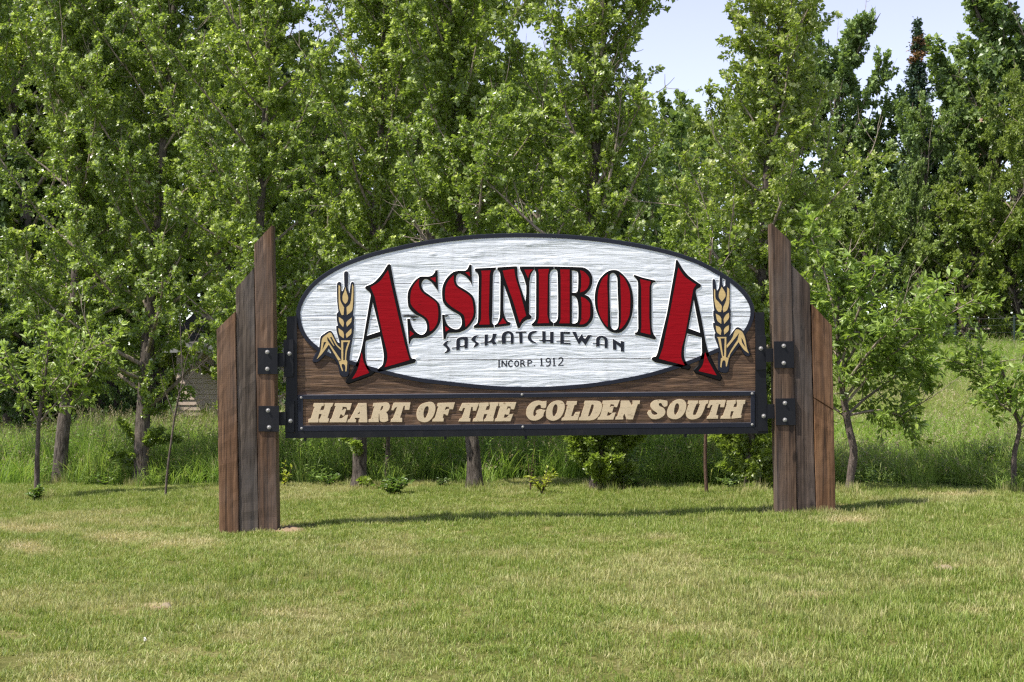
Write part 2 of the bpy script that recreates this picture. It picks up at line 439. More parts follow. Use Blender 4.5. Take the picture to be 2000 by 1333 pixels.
# ---- oval face
oval = ("579,616* 580.5,602* 588,583* 603,561* 626,540* 663,518* 718,497* 777,482* 841,469.5* 917,460.5* 980,457* 1039,456.6* "
        "1095,458.5* 1142,462* 1190,467.5* 1237,475* 1284,484.5* 1326,495.5* 1368,511* 1403,529.5* 1432,548* 1454,568* 1467,587* 1473,605* "
        "1471.5,624* 1463,644* 1446,664* 1424,679* 1397,690.5* 1347,712* 1270,736* 1199,750* 1142,757.8* 1080,762.5* 1020,763.5* 970,762* 917,757.5* 862,751.5* "
        "815,745.5* 764,734.5* 720,723* 680,711* 648,699.5* 619,685* 597,665* 584,642*")
oval = [(p[0], p[1]) for p in parse(oval)]
inner = [tuple(p) for p in offset(oval, -7.5)]
Y_W, Y_L = 13.985, 13.9805                   # white background, carved faces
def clip(poly, f):
    """keep the side where f(p) > 0"""
    out = []
    for i in range(len(poly)):
        a, c = poly[i], poly[(i + 1) % len(poly)]
        fa, fc = f(a), f(c)
        if fa >= 0: out.append(a)
        if fa * fc < 0:
            t = fa / (fa - fc); out.append((a[0] + (c[0]-a[0])*t, a[1] + (c[1]-a[1])*t))
    return out
seams = [556, 617, 626.2, 662.5, 706]
gap = 0.5
ed = [300] + seams + [900]
wob = lambda u, k: -0.0087 * (u - 580) + 0.25 * math.sin(u * 0.021 + k * 2.1)
for k in range(len(ed) - 1):
    lo, hi = ed[k] + gap, ed[k + 1] - gap
    g2 = (lambda h: h) 
    poly = clip(clip(inner, lambda p: p[1] - (lo + wob(p[0], k))), lambda p: (hi + wob(p[0], k)) - p[1])
    if len(poly) > 2:
        prism('oval_plank', [poly], Y_W + (0.0012, 0, 0.002, 0.0004, 0.001, 0)[k], Y_W + 0.02, [m_white], SIGN)
prism('oval_border', [oval, inner], Y_L, Y_W + 0.03, [m_navy, m_navy], SIGN, 0.8)
rect = lambda u0, v0, u1, v1, sl=-0.0087: [(u0, v0), (u1, v0 + sl * (u1 - u0)), (u1, v1 + sl * (u1 - u0)), (u0, v1)]
prism('backing_board', [rect(572, 628, 1485, 850)], 14.012, 14.03, [m_back], SIGN)
prism('backing_board', [offset(oval, -1.5).tolist()], 14.006, 14.0115, [m_back], SIGN)
for a, c in ((617, 700.3), (701, 774)):
    prism('brown_plank', [rect(580, a, 1476, c)], 13.9945, 14.005, [m_brown], SIGN)

# ---- red letters with black outline (traced)
def inside(poly, x, y):
    r = False
    for i in range(len(poly)):
        (x0, y0), (x1, y1) = poly[i], poly[i - 1]
        if (y0 > y) != (y1 > y) and x < (x1 - x0) * (y - y0) / (y1 - y0) + x0: r = not r
    return r
def dark_sides(me):
    """cut sides are white over the oval, dark over border and brown board"""
    for p in me.polygons:
        if p.material_index == 1:
            w = p.center + ORG['town_sign']; u = 1000 + w.x / w.y * F_PX; v = HOR - (w.z - CAM_H) / w.y * F_PX
            if not inside(inner, u, v): p.material_index = 2
def big(o, s, outer, holes, reds):
    f = lambda t: conv(t, o, s)
    L = prism('letter', [f(outer)] + [f(h) for h in holes], Y_L, Y_W + 0.004, [m_black, m_edge, m_black], SIGN, 1.8)
    dark_sides(L.data)
    for r in reds: prism('letter_face', [f(r)], Y_L - 0.0008, Y_L + 0.002, [m_red], L)
big((670, 510), 5.556,
    "480,45 497,33* 517,42 560,270 625,560 690,850 725,1010* 745,1055* 780,1062* 793,1080* 775,1108 395,1205 372,1195* 380,1170 425,1130* 438,1080* 440,1010* 425,920* 405,820 255,865 245,880 240,980* 250,1090* 285,1170* 335,1210 300,1240 60,1328 38,1315* 45,1280 110,1190* 180,1020* 215,880 300,370 290,345* 240,295* 245,275 330,235* 420,140*",
    ["322,452 400,765 258,812"],
    ["487,100 600,600 670,900 722,1075 450,1155 475,1090* 480,1010* 465,940* 430,800 345,390 298,285 400,220*", "203,990 225,1100* 283,1215 98,1282 160,1170*"])
big((790, 515), 8.887,
    "575,115 585,490 540,420* 470,330* 400,278* 350,275* 308,320* 300,400* 345,480* 440,550* 540,625* 605,700* 632,840* 630,980* 590,1090* 510,1190* 430,1250* 330,1292* 160,1295 120,1325* 95,1395 70,1395 45,960 95,955 100,990* 130,1090* 190,1180* 270,1232* 340,1220* 385,1150* 385,1060* 350,980* 290,930* 200,890* 100,800* 65,740* 52,610* 62,490* 110,390* 190,285* 270,230* 350,225* 430,222* 490,195* 525,150* 535,115", [],
    ["255,270 250,380* 290,480* 370,550* 480,620* 555,690* 582,790* 585,920* 560,1050* 490,1150* 440,1180 430,1060* 400,970* 330,905* 240,850* 140,750* 105,680* 105,560* 125,450* 190,340*", "450,255 540,235 540,330", "92,1165 165,1220 92,1275"])
big((790, 515), 8.887,
    "1135,15* 1165,30 1175,385 1130,300* 1060,225* 990,185* 935,180* 900,225* 895,310* 930,380* 1010,430* 1120,500* 1195,580* 1230,700* 1240,830* 1225,940* 1170,1040* 1090,1130* 1000,1180* 930,1200* 770,1205 740,1230* 715,1310 675,1310 650,885 700,890 705,960* 740,1050* 800,1110* 880,1140* 950,1125* 990,1060* 990,970* 950,895* 840,830* 730,750* 670,670* 652,560* 655,430* 690,320* 760,220* 850,145* 950,125* 1040,125* 1090,95* 1115,45*", [],
    ["855,200 858,320* 895,400* 980,460* 1090,530* 1165,610* 1190,720* 1200,850* 1180,940* 1120,1040* 1060,1105 1050,990* 1030,900* 960,840* 860,780* 760,700* 710,620* 705,500* 720,390* 770,290*", "1055,155 1125,145 1140,230", "705,1090 780,1140 715,1185"])
big((920, 510), 9.52,
    "70,150* 90,138 460,119 462,158 430,190* 410,260* 395,1000 390,1140* 427,1195 424,1240 60,1248 48,1210* 75,1185* 115,1150* 130,1060* 138,600 140,300* 120,230* 75,185*", [],
    ["190,182 365,178 345,260 330,1000 345,1182 150,1185 185,1080* 190,800 200,260"])
big((920, 510), 9.52,
    "490,118 840,98* 862,130 870,290* 900,420* 1010,750 1025,600 1025,460 970,280* 905,140* 910,100 1175,100 1175,172 1160,175* 1110,270* 1085,420 1080,980 1125,1035* 1110,1080 1030,1100* 950,1170* 905,1250 865,1250 840,1170 700,700 610,450 600,850 610,960* 640,1060* 680,1120* 735,1150* 720,1200 440,1235 435,1195 490,1155* 530,1050* 540,900 545,300 530,210* 485,160", [],
    ["590,180 800,150 830,320* 900,540 1025,1020 950,1080* 905,1160 800,800 620,300", "990,163 1150,160 1085,240* 1062,320", "590,1060 660,1160 512,1180 550,1130*"])
big((1040, 510), 9.52,
    "34,100 400,100 400,155 350,180* 322,260* 320,700 322,1050* 340,1110* 388,1150 388,1212 5,1215 -18,1175* 20,1140* 60,1070* 65,700 65,240* 45,175* 34,172", [],
    ["105,155 310,150 285,260 275,1000 310,1155 90,1160 120,1060 120,250"])
big((1040, 510), 9.52,
    "404,100 880,115* 960,125* 1050,180* 1105,270* 1115,390* 1085,500* 1020,590* 970,625 1040,660* 1095,730* 1125,850* 1135,980* 1115,1090* 1050,1180* 985,1225* 900,1232 393,1212 393,1150 440,1125* 470,1050* 475,700 465,250* 450,170* 404,155",
    ["735,175 800,185* 840,210* 850,300* 845,500* 830,570* 795,588* 735,588", "735,648 790,660* 830,720* 850,850* 850,1050* 835,1130* 790,1160* 735,1160"],
    ["515,158 690,160 690,1160 500,1160 525,1080 525,300", "885,172 970,210* 1045,300* 1058,390* 1030,490* 960,560* 885,585 905,480 905,270", "900,665 990,705* 1065,790* 1070,900* 1068,1030* 1020,1130* 950,1175* 875,1180 910,1080 915,800"])
big((1150, 515), 8.6,
    "400,108* 490,120* 590,200* 680,320* 730,470* 748,640* 735,820* 690,970* 620,1090* 540,1155* 450,1168* 350,1135* 250,1040* 160,880* 110,730* 98,560* 120,410* 170,280* 240,190* 320,130*",
    ["355,200* 385,165* 420,162* 455,195* 478,260* 485,500* 498,800* 495,1050* 470,1100* 430,1115* 395,1095* 370,1050* 362,900* 350,500*"],
    ["318,178 308,340 318,600 318,1070 250,990* 190,880* 155,740* 150,560* 175,400* 230,260*", "518,185 590,240* 660,380* 690,500* 695,700* 680,870* 620,1000* 560,1080* 512,1110 540,980 540,600 530,250"])
big((1150, 515), 8.6,
    "765,190* 900,235 1120,285 1120,310* 1075,325* 1055,380* 1055,700 1060,1080* 1085,1180* 1130,1245* 1115,1280 780,1195 772,1160* 810,1150* 830,1090 825,700 825,330* 805,270* 755,210*", [],
    ["860,262 1040,305 1018,400 1015,900 1035,1195 870,1155 885,1060 880,400"])
big((1265, 500), 5.33,
    "302,38* 320,60 375,150* 440,220* 555,300 550,325* 510,350* 500,380 560,650 605,900 640,1030* 700,1160* 765,1265* 750,1295 500,1215 487,1190* 530,1140* 550,1070 565,1000 560,850 410,808 385,930* 380,1040* 400,1110* 440,1160* 425,1180 340,1160 80,1110 42,1080* 50,1055* 85,1045* 105,1000 200,600 285,120 292,55",
    ["480,460 505,600 545,800 425,755"],
    ["318,122 390,220* 505,300 475,350* 440,550 385,850 355,960* 350,1060* 385,1140 118,1072 160,950 240,550", "598,1000 630,1090* 718,1245 530,1200 575,1130*"])

# ---- the split along the seam: torn slivers of wood
for k, q in enumerate(("0,900 40,893 62,905 30,912 0,910", "100,925 140,910 190,915 250,922 235,940 180,938 150,955 115,948", "150,965 175,960 200,975 180,988 140,990", "60,885 75,882 70,905 58,900",
                       "705,900 740,893 770,905 740,915 720,930 708,925", "280,905 300,900 302,935 285,930")):
    prism('splinter', [conv(q, (790, 515), 8.887)], Y_W - 0.0022 - 0.0004 * k, Y_W + 0.003, [m_back if k < 5 else m_edge], SIGN)
prism('splinter', [conv("640,597 700,587 790,592 800,600 740,606 660,606", (670, 510), 5.556)], Y_W - 0.0016, Y_W + 0.003, [m_back], SIGN)
# ---- wheat ears
def wheat(o, outer, kernels, stalks):
    f = lambda t: conv(t, o, 6.2)
    E = prism('wheat_ear', [f(outer)], Y_L - 0.0006, Y_W + 0.012, [m_navy, m_edge, m_navy], SIGN, 1.5); dark_sides(E.data)
    for k in kernels: prism('kernel', [f(k)], Y_L - 0.0022, Y_L + 0.002, [m_gold], E)
    for s in stalks: prism('stalk', [f(x) for x in s], Y_L - 0.0022, Y_L + 0.002, [m_gold], E)
wheat((605, 525),
    "415,50* 440,30* 465,50* 462,240 480,300 495,180* 515,158* 538,180* 540,420 525,560 540,590 535,680 538,700 530,800* 520,850 500,960* 485,1080* 475,1200* 465,1290* 420,1310* 375,1285* 350,1180* 300,1090* 230,970 180,1050* 100,1125* 45,1130* 50,1080 110,960* 130,830* 180,785* 245,750* 285,790* 330,880* 360,900 345,840* 320,740 320,690 340,690 325,620 325,550* 345,520 330,400 328,190* 350,160* 380,175* 385,270 400,270 418,220",
    ["350,200* 368,220 370,380* 415,470 410,560 385,560* 355,470* 348,300", "430,220 440,270* 465,350* 455,400* 430,430 400,390* 398,330* 420,270*", "515,190* 528,220 525,400* 510,510* 450,562 445,470 490,420* 508,300",
     "350,585 400,620* 415,660 405,710 360,650*", "508,592 500,650* 450,705 445,650*", "345,720 400,760* 415,800 410,845 360,800*", "505,725 500,790* 445,840 440,790*"],
    [["380,870 490,870 450,1000* 440,1100 455,1130 445,1245 430,1245 430,1180* 405,1155* 385,1170* 405,1240 390,1240 350,1124 384,1112", "405,890 465,890 435,985* 425,1110 405,1110"],
     ["250,775* 280,820* 330,920* 378,965 376,985 320,930* 265,830 245,830 300,940 285,930 225,840 210,830 215,870 376,1106 346,1114 230,920 150,1030* 85,1100 130,990* 150,850* 200,800*", "170,890 200,890 150,990"]])
wheat((1380, 525),
    "70,140* 85,125* 105,140* 125,270 150,220* 158,76 192,80 192,170* 205,215* 225,200 225,128 285,150 285,480 295,510 290,660 300,660 290,780* 275,820 330,745* 370,708* 430,735* 470,820* 500,960* 525,1030* 510,1060* 460,1040* 400,930 340,1010* 280,1090* 265,1230* 235,1260* 160,1245* 145,1190* 145,1080* 150,1000* 130,920 95,830* 95,785 105,780 80,700* 78,655 95,655 80,570* 80,510 90,505 75,350",
    ["90,245 105,260 110,360* 150,410* 185,460* 175,525 140,520* 110,470* 90,350*", "183,220 225,290* 228,340* 185,400 150,350* 152,290*", "250,225 275,250 275,400* 250,500* 205,530 198,480* 235,390* 248,300*",
     "110,545 160,575* 180,610 178,670 130,630*", "270,535 270,600* 215,670 208,610* 235,560*", "110,690 160,710* 180,750 172,805 125,770*", "270,685 265,750* 215,800 210,745* 230,710*"],
    [["125,828 240,828 235,1075 270,1080 245,1185 235,1185 230,1130* 210,1110* 190,1130* 180,1200 165,1190 175,1085 190,1080 140,850", "170,845 220,845 212,1060 200,1060"],
     ["242,930 310,840* 340,760* 370,735* 430,765* 465,840* 490,970* 512,1028 450,980* 388,890 290,1030* 274,1080 256,1070 300,980* 375,865 395,780 340,850 245,965", "420,840 440,860 475,960 430,900"]])

# ---- SASKATCHEWAN
def small(o, s, loops_list, mat, off=0.6, Yf=Y_W - 0.002, Yb=Y_W + 0.004, edge=None):
    polys = [[conv(l, o, s) for l in loops] for loops in loops_list]
    return multi_prism('letter', polys, Yf, Yb, [mat, edge or m_edge], SIGN, off)
for g3 in ([["195,300 150,330* 130,385* 150,410* 190,470* 180,520* 130,545* 80,555 78,540 115,510* 130,470* 100,430* 52,390* 65,360* 120,315*"]],
           [["310,495 312,300* 350,250* 420,232* 525,232 540,260* 535,455 470,462 470,425 380,438 378,485", "385,410 385,320* 400,290* 440,285* 468,300 468,395"], ["222,440 312,432 312,452 225,460"]],
           [["748,200 700,250* 690,310* 745,350* 745,390* 700,425* 645,440 660,405* 680,360* 610,300* 602,270* 650,220* 700,200*"]],
           [["862,185 930,182 928,320 975,300* 1010,240* 1020,168 1100,168 1085,230* 1060,310* 1090,350* 1090,380 1020,380 1000,345* 950,350* 920,365* 940,385 910,400 862,408 862,355 785,360 780,345 862,335"]],
           [["1200,370 1200,325 1130,322 1125,300 1195,302 1195,220* 1230,150* 1300,120* 1380,130* 1430,190* 1430,370 1370,370 1370,325 1280,325 1280,368", "1280,305 1280,220* 1300,180* 1340,165* 1372,200* 1370,305"]],
           [["1462,128 1680,122 1675,155 1605,155 1605,360 1545,362 1535,158 1470,158"]],
           [["1890,115 1870,145* 1800,180* 1770,240* 1800,300* 1885,350 1870,360 1790,345* 1720,290* 1702,230* 1740,150* 1810,118*"]]):
    small((860, 635), 10, g3, m_navy)
for g3 in ([["188,118 255,125 258,285 340,290 342,130 412,132 410,362 345,358 343,325 258,320 255,355 192,352 190,315 125,300 125,285 190,288"]],
           [["540,132 735,132 730,180 612,175 612,298 738,300 738,325 612,322 612,345 745,350 740,380 540,370 540,325 465,322 463,305 540,303"]],
           [["770,132 850,132 895,270 965,170 1000,255 1030,265 1080,195 1160,195 1035,400 965,310 905,385"]],
           [["1240,425 1240,365 1175,362 1172,345 1240,345 1245,260* 1300,215* 1370,212* 1440,240* 1470,300* 1468,455 1405,445 1405,400 1312,385 1310,420", "1312,365 1315,290* 1350,250* 1390,270* 1405,320* 1405,380"]],
           [["1565,265 1720,360 1720,310 1790,325 1788,525 1722,512 1720,440 1640,375 1640,490 1570,478"]]):
    small((1040, 635), 10, g3, m_navy)
# ---- INCORP. 1912 (strokes)
def strokes(o, s, lst):
    polys = []
    for pts, w in lst:
        polys.append([[(o[0] + p[0] / s, o[1] + p[1] / s) for p in l] for l in ribbon(pts, w)])
    return multi_prism('letter', polys, Y_W - 0.001, Y_W + 0.004, [m_navy, m_edge], SIGN, 0.3)
o1, o2 = (860, 635), (1040, 635)
strokes(o1, 10, [([(1147, 672), (1147, 828)], 30), ([(1120, 682), (1172, 680)], 18), ([(1125, 820), (1172, 820)], 18)])
strokes(o1, 10, [([(1205, 690), (1205, 818)], 27), ([(1203, 698), (1288, 806)], 27), ([(1290, 690), (1290, 815)], 22)])
strokes(o1, 10, [([(1412, 722), (1395, 700), (1368, 696), (1338, 722), (1332, 760), (1345, 800), (1372, 815), (1410, 797)], 27)])
strokes(o1, 10, [([(1490, 702), (1518, 717), (1528, 755), (1518, 792), (1490, 808), (1462, 792), (1452, 755), (1462, 717), (1490, 702)], 25)])
strokes(o1, 10, [([(1572, 686), (1572, 812)], 28), ([(1560, 695), (1615, 693), (1635, 715), (1618, 745), (1572, 752)], 22), ([(1600, 745), (1655, 808)], 26), ([(1555, 806), (1592, 806)], 14)])
strokes(o1, 10, [([(1712, 684), (1712, 806)], 28), ([(1700, 693), (1760, 690), (1783, 713), (1765, 742), (1712, 750)], 23), ([(1692, 802), (1736, 802)], 14)])
strokes(o1, 10, [([(1828, 795), (1853, 795)], 24)])
strokes(o2, 10, [([(172, 645), (180, 798)], 30), ([(140, 668), (176, 655)], 18), ([(145, 795), (220, 793)], 15)])
strokes(o2, 10, [([(303, 650), (335, 660), (345, 688), (333, 718), (303, 728), (275, 716), (265, 688), (275, 660), (303, 650)], 24), ([(345, 690), (347, 740), (332, 785), (300, 803), (262, 795)], 25)])
strokes(o2, 10, [([(417, 640), (424, 797)], 30), ([(388, 664), (420, 650)], 18), ([(390, 795), (456, 793)], 15)])
strokes(o2, 10, [([(505, 672), (525, 645), (560, 638), (588, 655), (590, 690), (565, 730), (510, 785)], 25), ([(497, 788), (606, 787)], 20)])

# ---- slogan board
Y_S = 13.978
prism('slogan_board', [rect(590, 778, 1468, 836)], Y_S, 13.999, [m_brown], SIGN)
def slog(o, *loops):
    prism('letter', [conv(l, o, 8.333) for l in loops], Y_S - 0.010, Y_S + 0.004, [m_tan, m_tan], SIGN, 0.5)
A_, B_, C_, D_ = (600, 775), (800, 775), (1020, 770), (1240, 770)
slog(A_, "110,108 270,108 268,148 235,158 210,222 270,222 285,165 282,108 425,108 405,160 388,165 330,350 355,355 340,420 192,420 195,370 215,350 238,283 192,283 180,350 185,375 178,420 20,420 25,370 60,362 120,170 100,160")
slog(A_, "455,110 725,110 695,218 655,218 640,170 580,165 565,228 610,200 635,205 600,310 575,310 565,290 540,290 520,355 570,355 620,305 665,300 635,418 365,418 375,378 400,355 465,160 445,150")
slog(A_, "830,108 965,108 978,418 840,418 840,375 855,370 855,345 780,345 770,365 795,375 790,418 655,418 665,378 700,365 825,130", "858,240 855,283 815,283")
slog(A_, "1080,108 1290,97 1325,110* 1345,150* 1330,210* 1285,255 1310,300* 1315,370* 1320,385 1290,405* 1240,415* 1190,400* 1180,350* 1175,290* 1165,280 1160,365 1165,415 1000,415 1000,375 1040,365 1095,160 1070,160", "1210,160* 1235,155* 1230,200* 1195,228* 1190,215*")
slog(A_, "1410,100 1680,100 1660,215 1590,215 1590,150 1570,150 1510,345 1545,350 1545,412 1360,412 1370,370 1400,350 1465,165 1430,180 1400,225 1370,220")
slog(B_, "310,90* 380,100* 418,160* 410,250* 370,340* 300,405* 220,415* 140,380* 115,300* 130,210* 190,130*", "285,155* 312,180* 305,260* 260,350* 235,340* 225,270* 245,190*")
slog(B_, "460,108 735,98 705,208 655,205 635,165 590,165 570,225 610,205 650,200 620,305 595,305 580,285 550,285 540,350 555,355 550,405 370,405 375,375 410,350 470,165 450,155")
slog(B_, "860,108 1130,105 1080,230 1030,230 1030,170 1005,165 965,350 990,355 985,405 800,405 815,365 850,350 905,185 870,185 850,235 805,225")
slog(B_, "1142,105 1285,100 1285,150 1255,160 1235,220 1300,220 1310,150 1300,100 1448,95 1440,150 1415,155 1360,350 1370,355 1362,400 1210,402 1212,375 1240,350 1265,285 1215,285 1193,355 1200,402 1030,405 1045,360 1075,350 1135,165 1125,155")
slog(B_, "1460,98 1735,95 1700,208 1655,205 1640,160 1595,160 1575,220 1610,190 1640,200 1615,295 1580,295 1550,285 1530,345 1585,340 1625,290 1685,285 1640,400 1385,402 1395,365 1420,350 1475,160 1455,155")
slog(C_, "395,115 385,215* 350,230* 310,225 300,185* 270,175* 220,210* 185,280* 180,340* 205,365* 240,320 222,300 235,268* 300,250 380,262 350,310* 340,360* 280,410* 210,432* 130,420* 80,370* 65,310* 85,220* 160,140* 250,110* 330,122*")
slog(C_, "570,108* 650,120* 690,180* 680,270* 630,370* 550,425* 470,430* 400,390* 388,310* 410,220* 480,140*", "545,165* 575,200* 570,290* 525,365* 500,350* 490,280* 510,200*")
slog(C_, "730,118 890,118 885,170 850,180 795,362 835,362 865,300 940,292 900,425 640,430 645,395 685,370 740,180 720,170")
slog(C_, "1020,112 1200,112* 1270,130* 1298,190* 1280,280* 1230,370* 1170,415* 1100,428 917,428 927,385 950,375 1015,175 1005,165", "1125,175 1155,170* 1165,200* 1140,290* 1100,360* 1068,365")
slog(C_, "1312,112 1585,100 1540,215 1500,210 1490,170 1440,165 1420,220 1450,200 1490,200 1460,305 1425,305 1395,290 1375,355 1420,355 1470,305 1520,305 1480,415 1225,418 1237,380 1267,365 1322,170 1307,165")
slog(C_, "1610,110 1740,110 1785,190 1800,165 1795,110 1915,108 1910,160 1880,165 1800,412 1700,415 1665,320 1640,360 1645,412 1515,415 1520,375 1550,365 1600,190 1600,160")
slog(D_, "525,115 530,130* 525,190* 480,210 455,190* 430,150* 390,155* 400,195* 470,235* 495,290* 470,350* 400,395* 330,410* 260,395* 205,320* 225,270 260,270 280,320* 320,345* 365,330* 360,305* 300,265* 260,215* 260,160* 310,110* 390,95* 460,100*")
slog(D_, "720,85* 800,105* 835,165* 825,260* 770,355* 690,405* 610,405* 540,370* 527,290* 550,210* 620,125*", "690,150* 720,180* 715,260* 665,340* 640,320* 640,240* 660,175*")
slog(D_, "870,110 1030,110 1025,150 1000,165 950,290* 950,340* 990,340* 1020,290 1060,165 1040,155 1050,110 1195,105 1190,150 1155,165 1110,290* 1060,370* 990,405* 910,412* 850,380* 830,320* 840,260 880,165 862,160")
slog(D_, "1220,105 1480,100 1450,215 1390,215 1395,165 1365,165 1320,345 1355,350 1350,400 1170,402 1180,370 1210,350 1265,175 1235,180 1210,225 1180,222")
slog(D_, "1500,110 1640,100 1640,150 1620,165 1600,215 1655,215 1665,160 1655,100 1800,100 1790,160 1765,165 1725,340 1735,345 1730,385 1575,400 1575,370 1590,350 1610,280 1565,280 1550,350 1560,400 1395,402 1405,365 1435,350 1495,170 1490,160")
Y_F = 13.966
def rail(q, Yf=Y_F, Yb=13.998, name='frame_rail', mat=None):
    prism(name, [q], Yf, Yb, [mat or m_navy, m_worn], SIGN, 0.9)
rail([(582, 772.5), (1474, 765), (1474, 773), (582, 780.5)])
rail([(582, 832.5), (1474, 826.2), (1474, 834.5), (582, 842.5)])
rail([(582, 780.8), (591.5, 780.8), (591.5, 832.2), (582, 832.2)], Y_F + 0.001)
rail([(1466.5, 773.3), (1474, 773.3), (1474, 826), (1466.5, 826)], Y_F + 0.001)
# ---- steel frame, brackets, bolts
def steel(name, q, Yf, Yb): return prism(name, [q], Yf, Yb, [m_steel, m_steel], SIGN, 0.25)
steel('steel_upright', [(560.5, 619), (579.5, 618), (581.5, 856), (557.5, 856.5)], 13.972, 14.03)
steel('steel_upright', [(1474.8, 611), (1492.5, 610), (1499.5, 846.5), (1475.5, 847)], 13.972, 14.03)
steel('steel_beam', [(559, 843.2), (1500, 834.8), (1500, 847), (559, 856.2)], 13.968, 14.035)
steel('bracket_plate', [(553.5, 664), (573, 663), (573, 736), (555, 737)], 13.955, 13.9715)
steel('bracket_plate', [(557, 784), (574.5, 784), (574.5, 845), (557, 845)], 13.952, 13.967)
steel('bracket_plate', [(1476.5, 656.5), (1496, 656), (1496.5, 722), (1477, 723)], 13.955, 13.9715)
steel('bracket_plate', [(1480, 772), (1498, 772), (1499.5, 842), (1480, 843)], 13.952, 13.967)
for q in ([(541, 690.5), (556, 690), (556, 716.5), (541, 717)], [(544, 805.5), (558.5, 805), (558.5, 831), (544, 831.5)],
          [(1495, 681.5), (1512, 681), (1513, 707), (1496, 707.5)], [(1499, 790.5), (1515, 790), (1516, 817.5), (1499, 818)]):
    steel('hinge_arm', q, 13.93, 13.954)
def bolt_mesh(r):
    V = []; F = []
    rings = [(1.0, 0.0), (1.0, -0.10), (0.62, -0.16), (0.60, -0.55), (0.38, -0.72), (0.0, -0.74)]
    n = 12
    for (rr, d) in rings[:-1]:
        for k in range(n):
            a = 2 * math.pi * k / n; V.append((rr * r * math.cos(a), d * r, rr * r * math.sin(a)))
    V.append((0, -0.74 * r, 0))
    for i in range(len(rings) - 2):
        for k in range(n):
            F.append((i*n+k, i*n+(k+1) % n, (i+1)*n+(k+1) % n, (i+1)*n+k))
    for k in range(n): F.append(((len(rings)-2)*n+k, (len(rings)-2)*n+(k+1) % n, len(V)-1))
    return np_mesh('bolt', V, F, [m_galv])
BM = bolt_mesh(0.021); BS = bolt_mesh(0.013)
def bolt(u, v, Y, parent, me=BM):
    o = bpy.data.objects.new('bolt', me); link(o, parent)
    o.location = P(u, v, Y) - ORG[parent.name]; o.rotation_euler.y = (u * 7.3 + v) % 6.28
for q, bl in (([(503.5, 680), (542, 680), (542, 731), (503.5, 731)], ((522, 688), (522, 721))),
              ([(505, 793.5), (545, 793.5), (545, 843.5), (505, 843)], ((523.5, 802), (525.5, 835))),
              ([(1511.5, 667.5), (1550, 667), (1551, 719), (1512.5, 719)], ((1530.7, 676), (1530.7, 709.5))),
              ([(1514.5, 779), (1553, 778.5), (1554, 831), (1515.5, 831)], ((1533, 787.6), (1533, 820.5)))):
    pl = steel('bracket_plate', q, Y_T - 0.012, Y_T + 0.002)
    for (u, v) in bl: bolt(u, v, Y_T - 0.012, pl)
for (u, v) in ((565, 691), (567, 822.5), (1486, 681), (1491.6, 813)): bolt(u, v, 13.953 if v < 700 else 13.951, SIGN)
for (u, v) in ((588, 777), (589, 837), (1019.6, 771), (1021, 834), (1469, 769), (1469, 829.5)): bolt(u, v, Y_F, SIGN, BS)
for (u, v) in ((596, 858), (870, 855), (1027, 854), (1339, 850)):
    prism('drip_bolt', [[(u - 3, v - 5), (u + 3, v - 5), (u + 2.5, v + 3), (u, v + 5), (u - 2.5, v + 3)]], 13.985, 14.01, [m_steel], SIGN)
# ---------------------------------------------------------------- trees
def nrm(a):
    return a / np.maximum(np.linalg.norm(a, axis=-1, keepdims=True), 1e-9)
def tube(V, F, pts, radii, sides):
    pts = np.asarray(pts, float); n = len(pts)
    t = nrm(np.gradient(pts, axis=0))
    ref = np.array([0.0, 0.0, 1.0]) if abs(t[0][2]) < 0.8 else np.array([1.0, 0.0, 0.0])
    a = nrm(np.cross(t, ref)); b = np.cross(t, a)
    ang = np.arange(sides) * 2 * math.pi / sides
    ring = (a[:, None, :] * np.cos(ang)[None, :, None] + b[:, None, :] * np.sin(ang)[None, :, None]) * np.asarray(radii)[:, None, None] + pts[:, None, :]
    s0 = len(V); V.extend(map(tuple, ring.reshape(-1, 3)))
    for i in range(n - 1):
        for k in range(sides):
            k2 = (k + 1) % sides
            F.append((s0+i*sides+k, s0+i*sides+k2, s0+(i+1)*sides+k2, s0+(i+1)*sides+k))
def bez(p0, d0, L, up, rng, n=7, wig=0.06):
    """wandering shoot: start, direction, length, pull upwards"""
    pts = [np.array(p0, float)]; d = nrm(np.array(d0, float))
    for i in range(n - 1):
        d = nrm(d + np.array([0, 0, up / n]) + rng.normal(0, wig, 3))
        pts.append(pts[-1] + d * L / (n - 1))
    return np.array(pts)
def interp(pts, t):
    x = t * (len(pts) - 1); i = min(int(x), len(pts) - 2); f = x - i
    return pts[i] * (1 - f) + pts[i + 1] * f, nrm(pts[i + 1] - pts[i])

def leaves_mesh(name, pos, axis, nor, size, tint, mat, shape='poplar'):
    n = len(pos); a = nrm(axis); b = nrm(np.cross(nor, a)); c = np.cross(a, b)
    if shape == 'poplar':   prof = [(0, 0, 0), (.22, .40, .10), (.62, .34, .07), (1, 0, -.08), (.62, -.34, .07), (.22, -.40, .10)]; faces = [(0, 1, 2, 3), (0, 3, 4, 5)]
    elif shape == 'lance':  prof = [(0, 0, 0), (.30, .22, .06), (.65, .17, .03), (1, 0, -.14), (.65, -.17, .03), (.30, -.22, .06)]; faces = [(0, 1, 2, 3), (0, 3, 4, 5)]
    else:                   prof = [(0, 0, 0), (.45, .42, .12), (1, 0, -.05), (.45, -.42, .12)]; faces = [(0, 1, 2, 3)]
    k = len(prof); s = size[:, None]
    V = np.stack([pos + a * (p[0] * s) + b * (p[1] * s) + c * (p[2] * s) for p in prof], 1).reshape(-1, 3)
    F = (np.arange(n)[:, None, None] * k + np.array(faces)[None]).reshape(-1, 4)
    return np_mesh(name, V, F, [mat], attrs={'tint': ('FLOAT', 'POINT', np.repeat(tint, k))})

